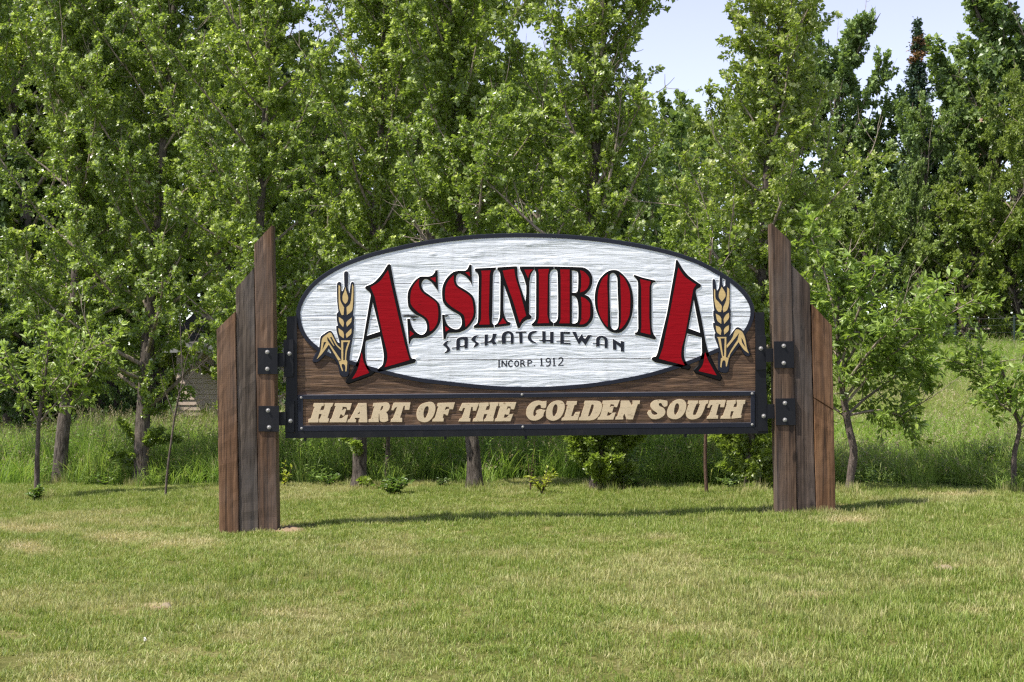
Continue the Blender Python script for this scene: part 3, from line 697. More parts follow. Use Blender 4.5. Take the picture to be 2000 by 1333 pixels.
def zlo_(low, H): return low / H
def grow(seed, trunk, r0, n1, crown, rad, leaf_n, leaf_s, mats, shape='poplar', low=1.2, ang=(60, 24), lean=(0, 0, 0), upturn=0.55, pale=0.16, skirt=0, twig_vis=1.0, bare=0.09, limb_list=None, trunk_twigs=0, whips=.45, prof=None):
    """trunk: local polyline; crown(z fraction)->radius factor; returns (wood mesh, leaf mesh)"""
    rng = np.random.default_rng(seed)
    V = []; F = []
    trunk = np.array(trunk, float)
    # resample trunk smoothly
    tt = np.linspace(0, 1, 26)
    seg = np.concatenate([[0], np.cumsum(np.linalg.norm(np.diff(trunk, axis=0), axis=1))]); H = seg[-1]; seg /= H
    tr = np.stack([np.interp(tt, seg, trunk[:, i]) for i in range(3)], 1)
    for _ in range(2): tr[1:-1] = (tr[:-2] + 2 * tr[1:-1] + tr[2:]) / 4
    rr = r0 * (1 - tt) ** 0.75 + 0.008
    rr[0] *= 1.45; rr[1] *= 1.05
    rr = rr * (1 + rng.normal(0, .04, len(rr)))
    tube(V, F, tr, rr, 10)
    nf_trunk = len(F)
    shoots = []                               # twigs that carry leaves: (pts, weight)
    limbs = []
    if limb_list is not None:
        limbs = [np.array(l, float) for l in limb_list]
        for l in limbs: tube(V, F, l, np.linspace(r0 * .42, .006, len(l)), 6)
        limbs.append(tr[len(tr) // 3:])
    else:
        zlo = low / H
        for i in range(n1):
            f = zlo + (0.985 - zlo) * ((i + rng.uniform(0, 1)) / n1) ** 0.92
            p, d = interp(tr, f)
            az = i * 2.39996 + rng.normal(0, .35)
            fr = (f - zlo) / (1 - zlo)
            L = rad * (prof(fr) if prof else (0.62 + 1.6 * fr) if fr < .25 else 1.02 if fr < .75 else max(.25, 1.02 - 2.4 * (fr - .75))) * rng.uniform(.5, 1.45)
            el = math.radians(ang[1] + (ang[0] - ang[1]) * fr + rng.normal(0, 8))
            dv = np.array([math.cos(az) * math.cos(el) , math.sin(az) * math.cos(el), math.sin(el)]) + np.array(lean)
            b = bez(p, dv, L * 1.15, upturn, rng, 8, .07)
            limbs.append(b)
            tube(V, F, b, np.linspace(max(.012, r0 * .33 * (1 - f) + .008), .004, len(b)), 5)
    for b in limbs:
        L = np.linalg.norm(np.diff(b, axis=0), axis=1).sum()
        nt = max(3, int(L / 0.115))
        dead = rng.random() < bare
        if not dead: shoots.append((b[len(b) // 2:], .8))
        for q in range(nt):
            t = 0.16 + 0.84 * (q + rng.uniform(0, 1)) / nt
            p, d = interp(b, min(t, .999))
            sd = nrm(d * .6 + rng.normal(0, .85, 3) + np.array([0, 0, .15]))
            l2 = rng.uniform(.22, .55) * min(1.0, .45 + L * .5) * (1.15 - .4 * t)
            s = bez(p, sd, l2, upturn * .7, rng, 5, .12)
            if rng.random() < twig_vis: tube(V, F, s, np.linspace(.0065, .0025, 5), 3)
            if not dead: shoots.append((s, 1.0))
    for b in limbs:                             # bare pale whips standing out of the crown
        if rng.random() < whips:
            p, d = interp(b, rng.uniform(.5, .98)); s = bez(p, d * .6 + rng.normal(0, .4, 3) + np.array([0, 0, .6]), rng.uniform(.4, 1.0), .5, rng, 7, .1)
            tube(V, F, s, np.linspace(.008, .003, 7), 3)
            for z in range(2):
                p2, d2 = interp(s, rng.uniform(.3, .8)); s2 = bez(p2, d2 + rng.normal(0, .4, 3), rng.uniform(.15, .4), .4, rng, 4, .1); tube(V, F, s2, np.linspace(.005, .0025, 4), 3)
    for q in range(skirt):                      # water shoots round the foot of the trunk
        z = rng.uniform(.12, 1.0); p, d = interp(tr, z / H)
        az = rng.uniform(0, 6.28); s = bez(p, (math.cos(az), math.sin(az), rng.uniform(-.1, .6)), rng.uniform(.25, .58) * (1.1 - .35 * abs(z - .55)), .3, rng, 5, .12)
        tube(V, F, s, np.linspace(.008, .003, 5), 3); shoots.append((s, 4.5))
    for q in range(trunk_twigs):
        f = zlo_(low, H) + (.97 - zlo_(low, H)) * rng.random(); p, d = interp(tr, f); az = rng.uniform(0, 6.28)
        s = bez(p, (math.cos(az), math.sin(az), rng.uniform(0, .7)), rng.uniform(.3, .85), .5, rng, 5, .12)
        tube(V, F, s, np.linspace(.006, .0025, 5), 3); shoots.append((s, 1.2))
    # leaves
    w = np.array([np.linalg.norm(np.diff(s, axis=0), axis=1).sum() * k for s, k in shoots]); w /= w.sum()
    cnt = rng.multinomial(leaf_n, w)
    pos = []; ax = []; tip = []
    for (s, k), c in zip(shoots, cnt):
        if c == 0: continue
        t = rng.random(c) ** 0.75; x = t * (len(s) - 1); i = np.minimum(x.astype(int), len(s) - 2); f = (x - i)[:, None]
        pos.append(s[i] * (1 - f) + s[i + 1] * f); ax.append(nrm(s[i + 1] - s[i])); tip.append(t)
    pos = np.concatenate(pos); ax = np.concatenate(ax); tip = np.concatenate(tip)
    n = len(pos)
    ax = nrm(ax * .55 + rng.normal(0, .65, (n, 3)) + np.array([0, 0, -.12]))
    pos = pos + ax * rng.uniform(.01, .05, (n, 1))
    nor = nrm(rng.normal(0, .62, (n, 3)) + np.array([-.12, -.22, .62]))
    size = leaf_s * rng.uniform(.5, 1.3, n)
    tint = np.clip(rng.normal(.36, .13, n) + .12 * (tip - .5), .02, .72)
    # pale young rosettes at shoot tips, turned sunward, with glossy highlights painted into their colour
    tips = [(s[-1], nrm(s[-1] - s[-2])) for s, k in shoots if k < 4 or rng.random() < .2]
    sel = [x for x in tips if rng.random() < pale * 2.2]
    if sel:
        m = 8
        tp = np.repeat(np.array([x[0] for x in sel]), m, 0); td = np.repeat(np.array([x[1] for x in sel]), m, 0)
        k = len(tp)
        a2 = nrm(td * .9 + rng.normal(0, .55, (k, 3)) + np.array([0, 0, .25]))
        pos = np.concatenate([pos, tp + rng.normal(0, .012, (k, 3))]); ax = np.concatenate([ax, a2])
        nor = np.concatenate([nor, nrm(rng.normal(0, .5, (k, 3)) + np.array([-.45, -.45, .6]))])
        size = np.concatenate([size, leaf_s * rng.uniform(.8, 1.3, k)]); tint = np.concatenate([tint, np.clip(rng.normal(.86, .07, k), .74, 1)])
    wood = np_mesh('trunk', V, F, [mats[0], b_twig], [0] * nf_trunk + [1] * (len(F) - nf_trunk), smooth=True)
    leaf = leaves_mesh('crown', pos, ax, nor, size, tint, mats[1], shape)
    return wood, leaf

def place_tree(name, loc, wood, leaf, label, group=None, cat='tree', rz=0.0, sc=1.0, sz=None):
    e = empty(name, loc, label, cat, group)
    t = bpy.data.objects.new('trunk', wood); link(t, e)
    c = bpy.data.objects.new('crown', leaf); link(c, e); c['kind'] = 'stuff'
    e.rotation_euler.z = rz; e.scale = (sc, sc, sz or sc)
    return e

b_grey = bark_mat('poplar_bark', (0.022, 0.017, 0.014), (0.15, 0.125, 0.105))
b_young = bark_mat('sapling_bark', (0.055, 0.042, 0.036), (0.17, 0.135, 0.115), 2.0)
b_twig = bark_mat('twig_bark', (0.11, 0.088, 0.068), (0.36, 0.30, 0.24))
b_dark = bark_mat('dark_bark', (0.03, 0.022, 0.017), (0.10, 0.08, 0.065))
b_red = bark_mat('reddish_bark', (0.05, 0.028, 0.02), (0.13, 0.08, 0.06), 2.0)
POP = [(0.0, (0.074, 0.112, 0.020)), (0.35, (0.155, 0.212, 0.038)), (0.70, (0.255, 0.318, 0.075)), (0.78, (0.42, 0.47, 0.24)), (1.0, (0.66, 0.70, 0.50))]  # last two stops: pale young leaves, whitened further to paint in sunlit gloss
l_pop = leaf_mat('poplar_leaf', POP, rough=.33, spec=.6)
l_sap = leaf_mat('sapling_leaf', [(0.0, (0.075, 0.115, 0.018)), (0.35, (0.165, 0.235, 0.042)), (0.70, (0.28, 0.36, 0.085)), (0.82, (0.34, 0.43, 0.14)), (1.0, (0.46, 0.54, 0.24))], tfac=0.42)
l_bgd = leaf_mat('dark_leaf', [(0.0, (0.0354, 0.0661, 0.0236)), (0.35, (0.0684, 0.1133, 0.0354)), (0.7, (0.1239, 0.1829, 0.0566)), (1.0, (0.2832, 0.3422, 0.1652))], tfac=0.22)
l_bgm = leaf_mat('aspen_leaf', [(0.0, (0.0708, 0.1098, 0.0317)), (0.35, (0.1342, 0.1928, 0.0586)), (0.7, (0.2318, 0.3050, 0.1098)), (1.0, (0.5124, 0.5856, 0.3416))], tfac=0.28)
l_bgy = leaf_mat('willow_leaf', [(0.0, (0.0805, 0.1150, 0.0207)), (0.35, (0.1437, 0.1898, 0.0368)), (0.7, (0.2300, 0.2818, 0.0690)), (1.0, (0.3910, 0.4370, 0.1725))], tfac=0.32)

def px_trunk(base, pts, jitter=0.0, seed=0):
    """photo-pixel trunk line -> local polyline at the depth of the base"""
    rng = np.random.default_rng(seed); out = []; y = 0
    for (u, v) in pts:
        p = P(u, v, base.y) - base; y += rng.normal(0, jitter); out.append((p.x, y, p.z))
    out[0] = (0, 0, -0.08); return out

front = [
 # trunk pixels, width px, limbs, crown radius, leaves, label, kwargs
 ([(115, 945), (119, 870), (131, 770), (146, 600), (158, 300), (165, 40), (170, -95)], 26, 42, 1.9, 44000, 'leaning grey poplar with a curved trunk beside the young leafy sapling', dict(low=1.35)),
 ([(275, 948), (276, 830), (284, 720), (300, 480), (326, 200), (342, -60), (345, -110)], 29, 44, 2.1, 48000, 'stout poplar with dark furrowed trunk forking low, left of the stepped russet post', dict(low=1.05, skirt=10)),
 ([(487, 948), (490, 800), (500, 600), (515, 350), (525, 100), (530, -95)], 26, 40, 1.8, 40000, 'poplar whose trunk is hidden behind the left sign post', dict(low=1.1)),
 ([(702, 952), (703, 850), (712, 650), (738, 380), (750, 120), (757, -60)], 27, 36, 1.4, 30000, 'poplar with pale split trunk under the word HEART of the sign', dict(low=1.0, skirt=6, ang=(62, 28))),
 ([(926, 955), (930, 905), (919, 845), (905, 640), (893, 400), (885, 150), (880, -40)], 28, 36, 1.6, 38000, 'poplar with a crooked two-stemmed trunk under the middle of the sign', dict(low=1.1)),
 ([(1174, 955), (1168, 820), (1155, 560), (1152, 440), (1166, 260), (1180, 60), (1190, -85)], 36, 40, 1.3, 40000, 'tall poplar with pale upper trunk and a skirt of low leaves', dict(low=.95, skirt=75, bare=.1)),
 ([(1474, 957), (1475, 820), (1484, 600), (1500, 330), (1520, 90), (1528, -15)], 35, 40, 1.15, 42000, 'poplar with a low leafy skirt beside the right sign post', dict(low=.9, skirt=65)),
 ([(-95, 944), (-92, 800), (-85, 500), (-70, 150), (-60, -110)], 28, 38, 1.6, 40000, 'poplar standing past the leaning grey one at the end of the row', dict(low=1.2)),
]
for i, (pp, wpx, n1, rad, ln, lab, kw) in enumerate(front):
    b = hit(*pp[0]); r0 = wpx / F_PX * b.y / 2
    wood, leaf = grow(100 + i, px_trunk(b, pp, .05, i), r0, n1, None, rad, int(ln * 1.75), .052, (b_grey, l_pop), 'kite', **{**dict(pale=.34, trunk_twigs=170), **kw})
    place_tree('poplar_tree', b, wood, leaf, lab, 'poplars in a row behind the sign').scale = (1, .5 if i == 6 else .68, 1)
# stems hidden among the poplars
for i, (pp, wpx, lab, n, mt) in enumerate([
    ([(755, 940), (758, 860), (764, 700), (772, 480)], 9, 'slender grey sapling beside the leafy weed clump', 2500, b_young),
    ([(1381, 966), (1377, 900), (1379, 850), (1384, 640), (1388, 480)], 5.5, 'thin reddish sapling stem left of the right sign post', 1600, b_red)]):
    b = hit(*pp[0])
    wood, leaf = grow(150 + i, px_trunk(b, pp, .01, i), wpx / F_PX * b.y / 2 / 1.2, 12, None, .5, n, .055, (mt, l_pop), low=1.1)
    place_tree('slender_sapling', b, wood, leaf, lab, cat='sapling')

# ---- saplings with big compound leaves (every leaf a part)
def compound_leaf(seed, mat, n=5, L=.15):
    rng = np.random.default_rng(seed); V = []; F = []; tn = []
    ax = np.array([0, 1.0, -.15])
    for k in range(n):
        side = 0 if k == n - 1 else (1 if k % 2 else -1); t = 1.0 if side == 0 else .35 + .3 * (k // 2)
        p = ax * t * L * .62 + np.array([0, 0, -.02 * t])
        d = nrm(np.array([side * .85, .6 if side else 1.0, rng.normal(-.18, .2)])); nn = np.array([rng.normal(0, .25), rng.normal(0, .25), 1.0])
        b = nrm(np.cross(nn, d)); c = np.cross(d, b); s = L * rng.uniform(.5, .68)
        i0 = len(V); tv = np.clip(rng.normal(.45, .2), 0, .9)
        for q in ((0, 0, 0), (.3, .21, .05), (.65, .18, .02), (1, 0, -.15), (.65, -.18, .02), (.3, -.21, .05)):
            V.append(p + d * q[0] * s + b * q[1] * s + c * q[2] * s); tn.append(tv)
        F += [(i0, i0+1, i0+2, i0+3), (i0, i0+3, i0+4, i0+5)]
    i0 = len(V); V += [np.zeros(3), np.array([.003, 0, 0]), ax * L * .62, ax * L * .62 + np.array([.003, 0, 0])]; tn += [.5] * 4; F.append((i0, i0+1, i0+3, i0+2))
    return np_mesh('leaf', np.array(V), np.array(F), [mat], attrs={'tint': ('FLOAT', 'POINT', np.array(tn))})
LEAVES = [compound_leaf(i, l_sap, (5, 3, 5, 3)[i], (.16, .14, .18, .15)[i]) for i in range(4)]
def limb_px(base, pts, dy):
    out = []
    for i, (u, v) in enumerate(pts):
        p = P(u, v, base.y) - base; out.append((p.x, dy * i / (len(pts) - 1), p.z))
    out = np.array(out); t = np.linspace(0, 1, 9); s = np.linspace(0, 1, len(out))
    return np.stack([np.interp(t, s, out[:, k]) for k in range(3)], 1)
def big_leaf_sapling(seed, tp, wpx, limbs, n_part, n_rest, label, spread=.5):
    b = hit(*tp[0]); rng = np.random.default_rng(seed)
    tr = px_trunk(b, tp, .01, seed)
    ll = [limb_px(b, q, rng.normal(0, spread)) for q in limbs]
    wood, leaf = grow(seed, tr, wpx / F_PX * b.y / 2, 0, None, 1, n_rest, .085, (b_young, l_sap), 'lance', limb_list=ll, pale=.12, upturn=.35)
    e = place_tree('young_maple_tree', b, wood, leaf, label, cat='tree')
    # individually placed leaves along the limbs
    for k in range(n_part):
        l = ll[rng.integers(len(ll))]; p, d = interp(l, .2 + .8 * rng.random() ** .7)
        p = p + rng.normal(0, .13, 3); 
        if p[2] < .45: p[2] = .45 + rng.random() * .3
        o = bpy.data.objects.new('leaf', LEAVES[k % 4]); link(o, e); o.location = p
        az = rng.uniform(0, 6.28); o.rotation_euler = (rng.normal(.15, .45), rng.normal(0, .45), az); s = rng.uniform(.65, 1.15); o.scale = (s, s, s)
    return e
big_leaf_sapling(201, [(1656, 963), (1666, 895), (1674, 880), (1660, 856), (1653, 809), (1640, 730), (1634, 640), (1640, 540)], 15,
    [[(1653, 812), (1700, 780), (1760, 745), (1830, 700), (1905, 640)], [(1650, 790), (1690, 740), (1740, 690), (1800, 640), (1890, 585)],
     [(1645, 760), (1680, 690), (1730, 620), (1780, 575)], [(1640, 720), (1660, 640), (1680, 570), (1700, 520)], [(1640, 700), (1610, 640), (1590, 570), (1575, 500)],
     [(1653, 815), (1620, 790), (1600, 740), (1590, 690)], [(1655, 812), (1710, 800), (1750, 810), (1790, 830)], [(1636, 650), (1620, 560), (1600, 490), (1580, 450)], [(1648, 780), (1700, 720), (1760, 660), (1840, 600)],
     [(1645, 750), (1720, 700), (1800, 690), (1840, 740)], [(1640, 730), (1690, 650), (1750, 600), (1850, 560)]],
    300, 6000, 'young maple with bright green pointed leaves and a bent trunk right of the chestnut timber')
big_leaf_sapling(202, [(1980, 959), (1981, 885), (1994, 836), (1978, 790), (1962, 740), (1950, 700)], 9,
    [[(1994, 836), (1975, 780), (1940, 735), (1905, 705)], [(1990, 830), (2010, 770), (2040, 720), (2070, 690)], [(1980, 795), (1975, 740), (1985, 690), (2000, 650)], [(1982, 810), (1950, 790), (1925, 750)], [(1994, 836), (2030, 800), (2070, 780)], [(1970, 760), (1935, 720), (1915, 690)]],
    150, 1300, 'small maple sapling with crooked thin stem on the lawn edge right of the meadow', .35)
big_leaf_sapling(203, [(72, 976), (73, 900), (75, 828), (84, 770), (90, 720), (95, 660)], 9,
    [[(75, 826), (55, 780), (40, 730), (20, 690)], [(76, 826), (110, 790), (150, 740), (185, 690)], [(78, 810), (75, 740), (80, 680), (75, 640)], [(84, 770), (120, 720), (160, 680), (200, 660)], [(70, 790), (30, 760), (0, 740), (-30, 720)], [(80, 800), (90, 760), (110, 700), (120, 650)], [(76, 826), (120, 800), (150, 770)], [(60, 790), (20, 720), (-20, 690)]],
    110, 1300, 'slim sapling with yellow green leaves on the lawn in front of the leaning poplar', .35)
# ---- bare dead sapling
bb = hit(323, 972); V = []; F = []
for pts, r0, r1 in [([(323, 972), (326, 930), (330, 894), (341, 815), (350, 770)], .016, .011), ([(348, 780), (356, 740), (352, 700), (348, 640), (346, 610)], .009, .003), ([(341, 815), (328, 785), (313, 750), (308, 730)], .007, .002),
                    ([(342, 812), (375, 795), (400, 780), (409, 768)], .006, .002), ([(352, 765), (375, 730), (400, 705), (416, 690)], .006, .002), ([(356, 740), (362, 700), (380, 660), (388, 640)], .005, .002), ([(350, 770), (340, 720), (336, 690)], .005, .002), ([(375, 730), (378, 700), (390, 680)], .004, .0015)]:
    l = limb_px(bb, pts, np.random.default_rng(int(pts[-1][0])).normal(0, .12) if pts[0] != (323, 972) else 0.0); tube(V, F, l, np.linspace(r0, r1, 9), 6)
e = empty('bare_sapling', bb, 'leafless dead sapling with forked twigs left of the short russet timber', 'sapling')
link(bpy.data.objects.new('trunk', np_mesh('trunk', V, F, [b_young], smooth=True)), e)

# ---- background trees: a few prototypes, each placed many times
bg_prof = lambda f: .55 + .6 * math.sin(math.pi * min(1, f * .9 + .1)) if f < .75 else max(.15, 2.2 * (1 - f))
def proto(seed, H, r, n1, leaves, ls, mats, ang=(60, 20), low=.6, pale=.06, prof=bg_prof, shape='kite', upturn=.45):
    rng = np.random.default_rng(seed)
    tp = [(0, 0, -.3)] + [(rng.normal(0, .16) * k, rng.normal(0, .16) * k, H * k / 4) for k in range(1, 5)]
    return grow(seed, tp, .16, n1, None, r, leaves, ls, mats, shape, low=low, ang=ang, pale=pale, prof=prof, twig_vis=.3, upturn=upturn)
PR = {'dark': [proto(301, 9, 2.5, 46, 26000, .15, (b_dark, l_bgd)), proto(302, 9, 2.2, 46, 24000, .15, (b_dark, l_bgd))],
      'aspen': [proto(303, 9, 1.9, 48, 26000, .13, (b_grey, l_bgm), (66, 30)), proto(304, 9, 2.1, 46, 26000, .13, (b_grey, l_bgm), (64, 25))],
      'willow': [proto(305, 7, 2.3, 44, 24000, .14, (b_dark, l_bgy), (50, 10), .3, .05, None, 'lance', -.1)],
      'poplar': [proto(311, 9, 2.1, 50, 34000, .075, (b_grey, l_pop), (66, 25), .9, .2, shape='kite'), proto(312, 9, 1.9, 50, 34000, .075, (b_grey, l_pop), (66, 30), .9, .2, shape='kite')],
      'bush': [proto(306, 4, 2.0, 40, 16000, .12, (b_dark, l_bgm), (70, 5), .1, .08), proto(307, 4, 2.0, 40, 16000, .12, (b_dark, l_bgy), (70, 5), .1, .05), proto(308, 4, 2.0, 40, 15000, .13, (b_dark, l_bgd), (70, 5), .1, .02)]}
HT = {'dark': 9.4, 'poplar': 9.4, 'aspen': 9.4, 'willow': 7.4, 'bush': 5.2}
BG = [
 (40, 30, -60, 'poplar', 0, 1.1, 'second row poplar between the frame edge and the leaning grey poplar'),
 (205, 32.5, -90, 'poplar', 1, 1.1, 'second row poplar in the gap between the leaning and the forked poplar'),
 (455, 30, -60, 'poplar', 0, 1.1, 'second row poplar behind the grey weathered timber'),
 (600, 30.5, 190, 'poplar', 1, 1.0, 'short second row poplar under the gap of sky by the tall brown timber'),
 (830, 30, 90, 'poplar', 0, 1.0, 'second row poplar behind the left letters of the oval'),
 (1040, 30, 40, 'poplar', 1, 1.0, 'second row poplar behind the middle of the oval'),
 (1330, 28, 330, 'poplar', 0, 1.1, 'low second row poplar behind the right wheat ear'),
 (1590, 27, 340, 'poplar', 1, .7, 'low second row poplar behind the dusky timber'),
 # column, depth, top row, kind, variant, width factor, label
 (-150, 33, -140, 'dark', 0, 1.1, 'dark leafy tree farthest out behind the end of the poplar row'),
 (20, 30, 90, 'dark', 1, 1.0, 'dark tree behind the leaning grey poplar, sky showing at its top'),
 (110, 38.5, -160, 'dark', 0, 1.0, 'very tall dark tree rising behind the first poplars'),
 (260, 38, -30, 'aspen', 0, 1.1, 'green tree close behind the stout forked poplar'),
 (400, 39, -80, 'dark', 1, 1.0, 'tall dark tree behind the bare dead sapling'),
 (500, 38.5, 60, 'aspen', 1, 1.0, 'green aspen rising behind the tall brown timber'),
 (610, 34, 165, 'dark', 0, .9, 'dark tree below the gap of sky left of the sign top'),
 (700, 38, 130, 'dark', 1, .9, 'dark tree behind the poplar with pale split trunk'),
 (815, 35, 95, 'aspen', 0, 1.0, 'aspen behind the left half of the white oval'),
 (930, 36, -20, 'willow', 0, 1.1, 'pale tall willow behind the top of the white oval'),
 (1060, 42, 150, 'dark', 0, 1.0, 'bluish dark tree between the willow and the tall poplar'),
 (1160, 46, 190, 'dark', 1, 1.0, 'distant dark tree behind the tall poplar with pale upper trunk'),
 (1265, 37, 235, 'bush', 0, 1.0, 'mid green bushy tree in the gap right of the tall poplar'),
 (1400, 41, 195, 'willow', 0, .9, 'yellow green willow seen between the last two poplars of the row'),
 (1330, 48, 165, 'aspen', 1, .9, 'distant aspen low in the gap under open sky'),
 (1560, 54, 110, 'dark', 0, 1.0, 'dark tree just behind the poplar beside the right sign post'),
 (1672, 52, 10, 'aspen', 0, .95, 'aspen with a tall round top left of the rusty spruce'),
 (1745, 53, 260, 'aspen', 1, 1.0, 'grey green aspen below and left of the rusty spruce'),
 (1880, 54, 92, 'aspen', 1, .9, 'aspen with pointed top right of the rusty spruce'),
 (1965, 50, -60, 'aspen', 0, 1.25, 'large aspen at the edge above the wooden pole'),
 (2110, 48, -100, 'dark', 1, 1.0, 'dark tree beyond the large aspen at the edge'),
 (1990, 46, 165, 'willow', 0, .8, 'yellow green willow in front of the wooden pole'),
 (1805, 48, 165, 'aspen', 1, .8, 'aspen with bright leaf clumps in front of the spruce foot'),
 (1625, 47, 330, 'bush', 0, .9, 'mid green bush above the stepped right post'),
 (1705, 44.5, 372, 'bush', 1, .9, 'yellow green bush rising behind the young maple'),
 (1795, 46.5, 300, 'aspen', 0, .6, 'small leafy tree behind the crown of the young maple'),
 (1880, 45.5, 345, 'bush', 1, .9, 'yellow green bush at the foot of the aspen below the spruce'),
 (1985, 45.5, 400, 'bush', 1, .8, 'yellow green bush by the end of the wire fence'),
 (1560, 44, 430, 'bush', 1, .7, 'yellow green bush peeking out behind the tall dark timber'),
 (1845, 47, 500, 'bush', 2, .9, 'low dark bush at the foot of the trees by the fence'),
 (1950, 50, 470, 'bush', 0, .9, 'mid green bush behind the wire fence'),
 (2060, 48, 500, 'bush', 2, .8, 'dark bush at the far end of the wire fence'),
 (-60, 27, 640, 'bush', 2, .7, 'dark hedge bush at the far end of the shade'), (55, 28.5, 668, 'bush', 2, .7, 'dark hedge bush behind the slim sapling'), (170, 29, 690, 'bush', 2, .6, 'dark hedge bush between the two first poplar trunks'),  # hedge bushes: dark leaf colour stands in for the shade under the trees
 (262, 29, 690, 'bush', 2, .6, 'low dark bush behind the stout forked poplar trunk'),
 (575, 29, 690, 'bush', 2, .7, 'dark bush behind the left bracket plates'),
 (1480, 40, 560, 'bush', 0, .9, 'green bush behind the right end of the sign')]
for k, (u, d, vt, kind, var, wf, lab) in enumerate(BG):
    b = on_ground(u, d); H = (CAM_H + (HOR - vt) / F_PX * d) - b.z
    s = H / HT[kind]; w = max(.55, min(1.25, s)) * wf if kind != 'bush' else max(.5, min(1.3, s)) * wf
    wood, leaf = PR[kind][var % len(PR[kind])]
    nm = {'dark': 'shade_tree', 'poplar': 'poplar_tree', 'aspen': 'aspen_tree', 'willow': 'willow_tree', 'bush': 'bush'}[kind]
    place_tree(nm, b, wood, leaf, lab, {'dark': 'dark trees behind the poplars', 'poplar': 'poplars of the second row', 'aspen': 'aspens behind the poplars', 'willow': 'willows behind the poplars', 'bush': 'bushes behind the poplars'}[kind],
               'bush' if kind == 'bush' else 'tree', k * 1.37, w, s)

# ---- spruce with a rusty band
def spruce(seed, H):
    rng = np.random.default_rng(seed); V = []; F = []
    tube(V, F, [(0, 0, -.2), (0, 0, H * .5), (0, 0, H)], [.16, .09, .01], 7)
    pos = []; ax = []; ti = []
    for i in range(420):
        f = (i / 420) ** .9; z = H * (.12 + .87 * f); L = (1 - f) * 1.7 * rng.uniform(.5, 1.2) + .05; az = rng.uniform(0, 6.28)
        n = int(70 * L) + 10; t = rng.random(n)
        d = np.array([math.cos(az), math.sin(az), -.15])
        p = np.array([0, 0, z]) + d * (t * L)[:, None] + np.array([0, 0, 1.0]) * (.18 * t ** 2 * L)[:, None] + rng.normal(0, .05, (n, 3))
        pos.append(p); ax.append(nrm(d * .7 + rng.normal(0, .5, (n, 3))));
        rust = .93 if .845 < f < .94 and rng.random() < .8 else .25
        ti.append(np.clip(rng.normal(rust, .08, n), 0, 1))
        tube(V, F, [(0, 0, z), tuple(np.array([0, 0, z]) + d * L)], [.02, .005], 3)
    pos = np.concatenate(pos); ax = np.concatenate(ax); ti = np.concatenate(ti); n = len(pos)
    lm = leaf_mat('spruce_needles', [(0, (.022, .05, .030)), (.5, (.05, .09, .05)), (.8, (.07, .05, .03)), (1, (.24, .115, .05))], tfac=.1, rough=.6)
    return np_mesh('trunk', V, F, [b_dark]), leaves_mesh('crown', pos, ax, nrm(rng.normal(0, .6, (n, 3)) + np.array([0, 0, .6])), .10 * rng.uniform(.7, 1.3, n), ti, lm, 'kite')
b = on_ground(1792, 50); sw, sl = spruce(5, (CAM_H + (HOR - 32) / F_PX * 50) - b.z)
place_tree('spruce_tree', b, sw, sl, 'dark spruce with a rusty brown band of needles below its tip')
# ---------------------------------------------------------------- house, pole, fence behind
def boxv(x0, x1, y0, y1, z0, z1):
    V = [(x0,y0,z0),(x1,y0,z0),(x1,y1,z0),(x0,y1,z0),(x0,y0,z1),(x1,y0,z1),(x1,y1,z1),(x0,y1,z1)]
    return V, [(0,3,2,1),(4,5,6,7),(0,1,5,4),(1,2,6,5),(2,3,7,6),(3,0,4,7)]
def boxes(name, lst, mat, parent=None):
    V = []; F = []
    for b in lst:
        v, f = boxv(*b); n = len(V); V += v; F += [tuple(i + n for i in q) for q in f]
    return mobj(name, V, F, mat, parent)
m_side = paint_mat('pale_siding', (0.48, 0.38, 0.31), 0.6, .06, .05)
m_trim = paint_mat('white_trim', (0.30, 0.29, 0.28), 0.5, .05, .05)
m_roof = paint_mat('grey_shingle', (0.05, 0.047, 0.045), .9, .3, .4, grain=False)
m_glass = paint_mat('window_glass', (0.02, 0.025, 0.03), 0.05, .1, 0, grain=False, spec=.8)
d = 30.0; hx0 = P(345, 700, d).x; hx1 = P(560, 700, d).x; hz = float(terrain(hx0, d)); top = P(0, 684, d).z
H = empty('house', ((hx0 + hx1) / 2, d, hz), 'house with pale pinkish siding and white trim behind the left post', 'house')
boxes('wall', [(hx0, hx1, d, d + 6, hz - .3, top)], m_side, H)
n = int((top - hz) / .115)
V = []; F = []                                        # lapped siding courses
for k in range(n):
    z0 = hz + k * .115
    i = len(V); V += [(hx0, d - .004, z0 + .115), (hx1, d - .004, z0 + .115), (hx1, d - .022, z0), (hx0, d - .022, z0), (hx1, d, z0), (hx0, d, z0)]
    F += [(i+3, i+2, i+1, i), (i+5, i+4, i+2, i+3)]
o = mobj('siding', V, F, m_side, H); o['kind'] = 'stuff'
boxes('fascia', [(hx0 - .3, hx1 + .3, d - .42, d - .38, top - .06, top + .12)], m_trim, H)
rv = [(hx0 - .3, d - .4, top + .1), (hx1 + .3, d - .4, top + .1), (hx1 + .3, d + 3.0, top + .9), (hx0 - .3, d + 3.0, top + .9), (hx1 + .3, d + 6.4, top + .1), (hx0 - .3, d + 6.4, top + .1)]
mobj('roof', rv + [(x, y, z - .05) for x, y, z in rv], [(0, 1, 2, 3), (3, 2, 4, 5), (6, 9, 8, 7), (9, 11, 10, 8), (0, 6, 7, 1), (0, 3, 9, 6), (1, 7, 8, 2)], m_roof, H)
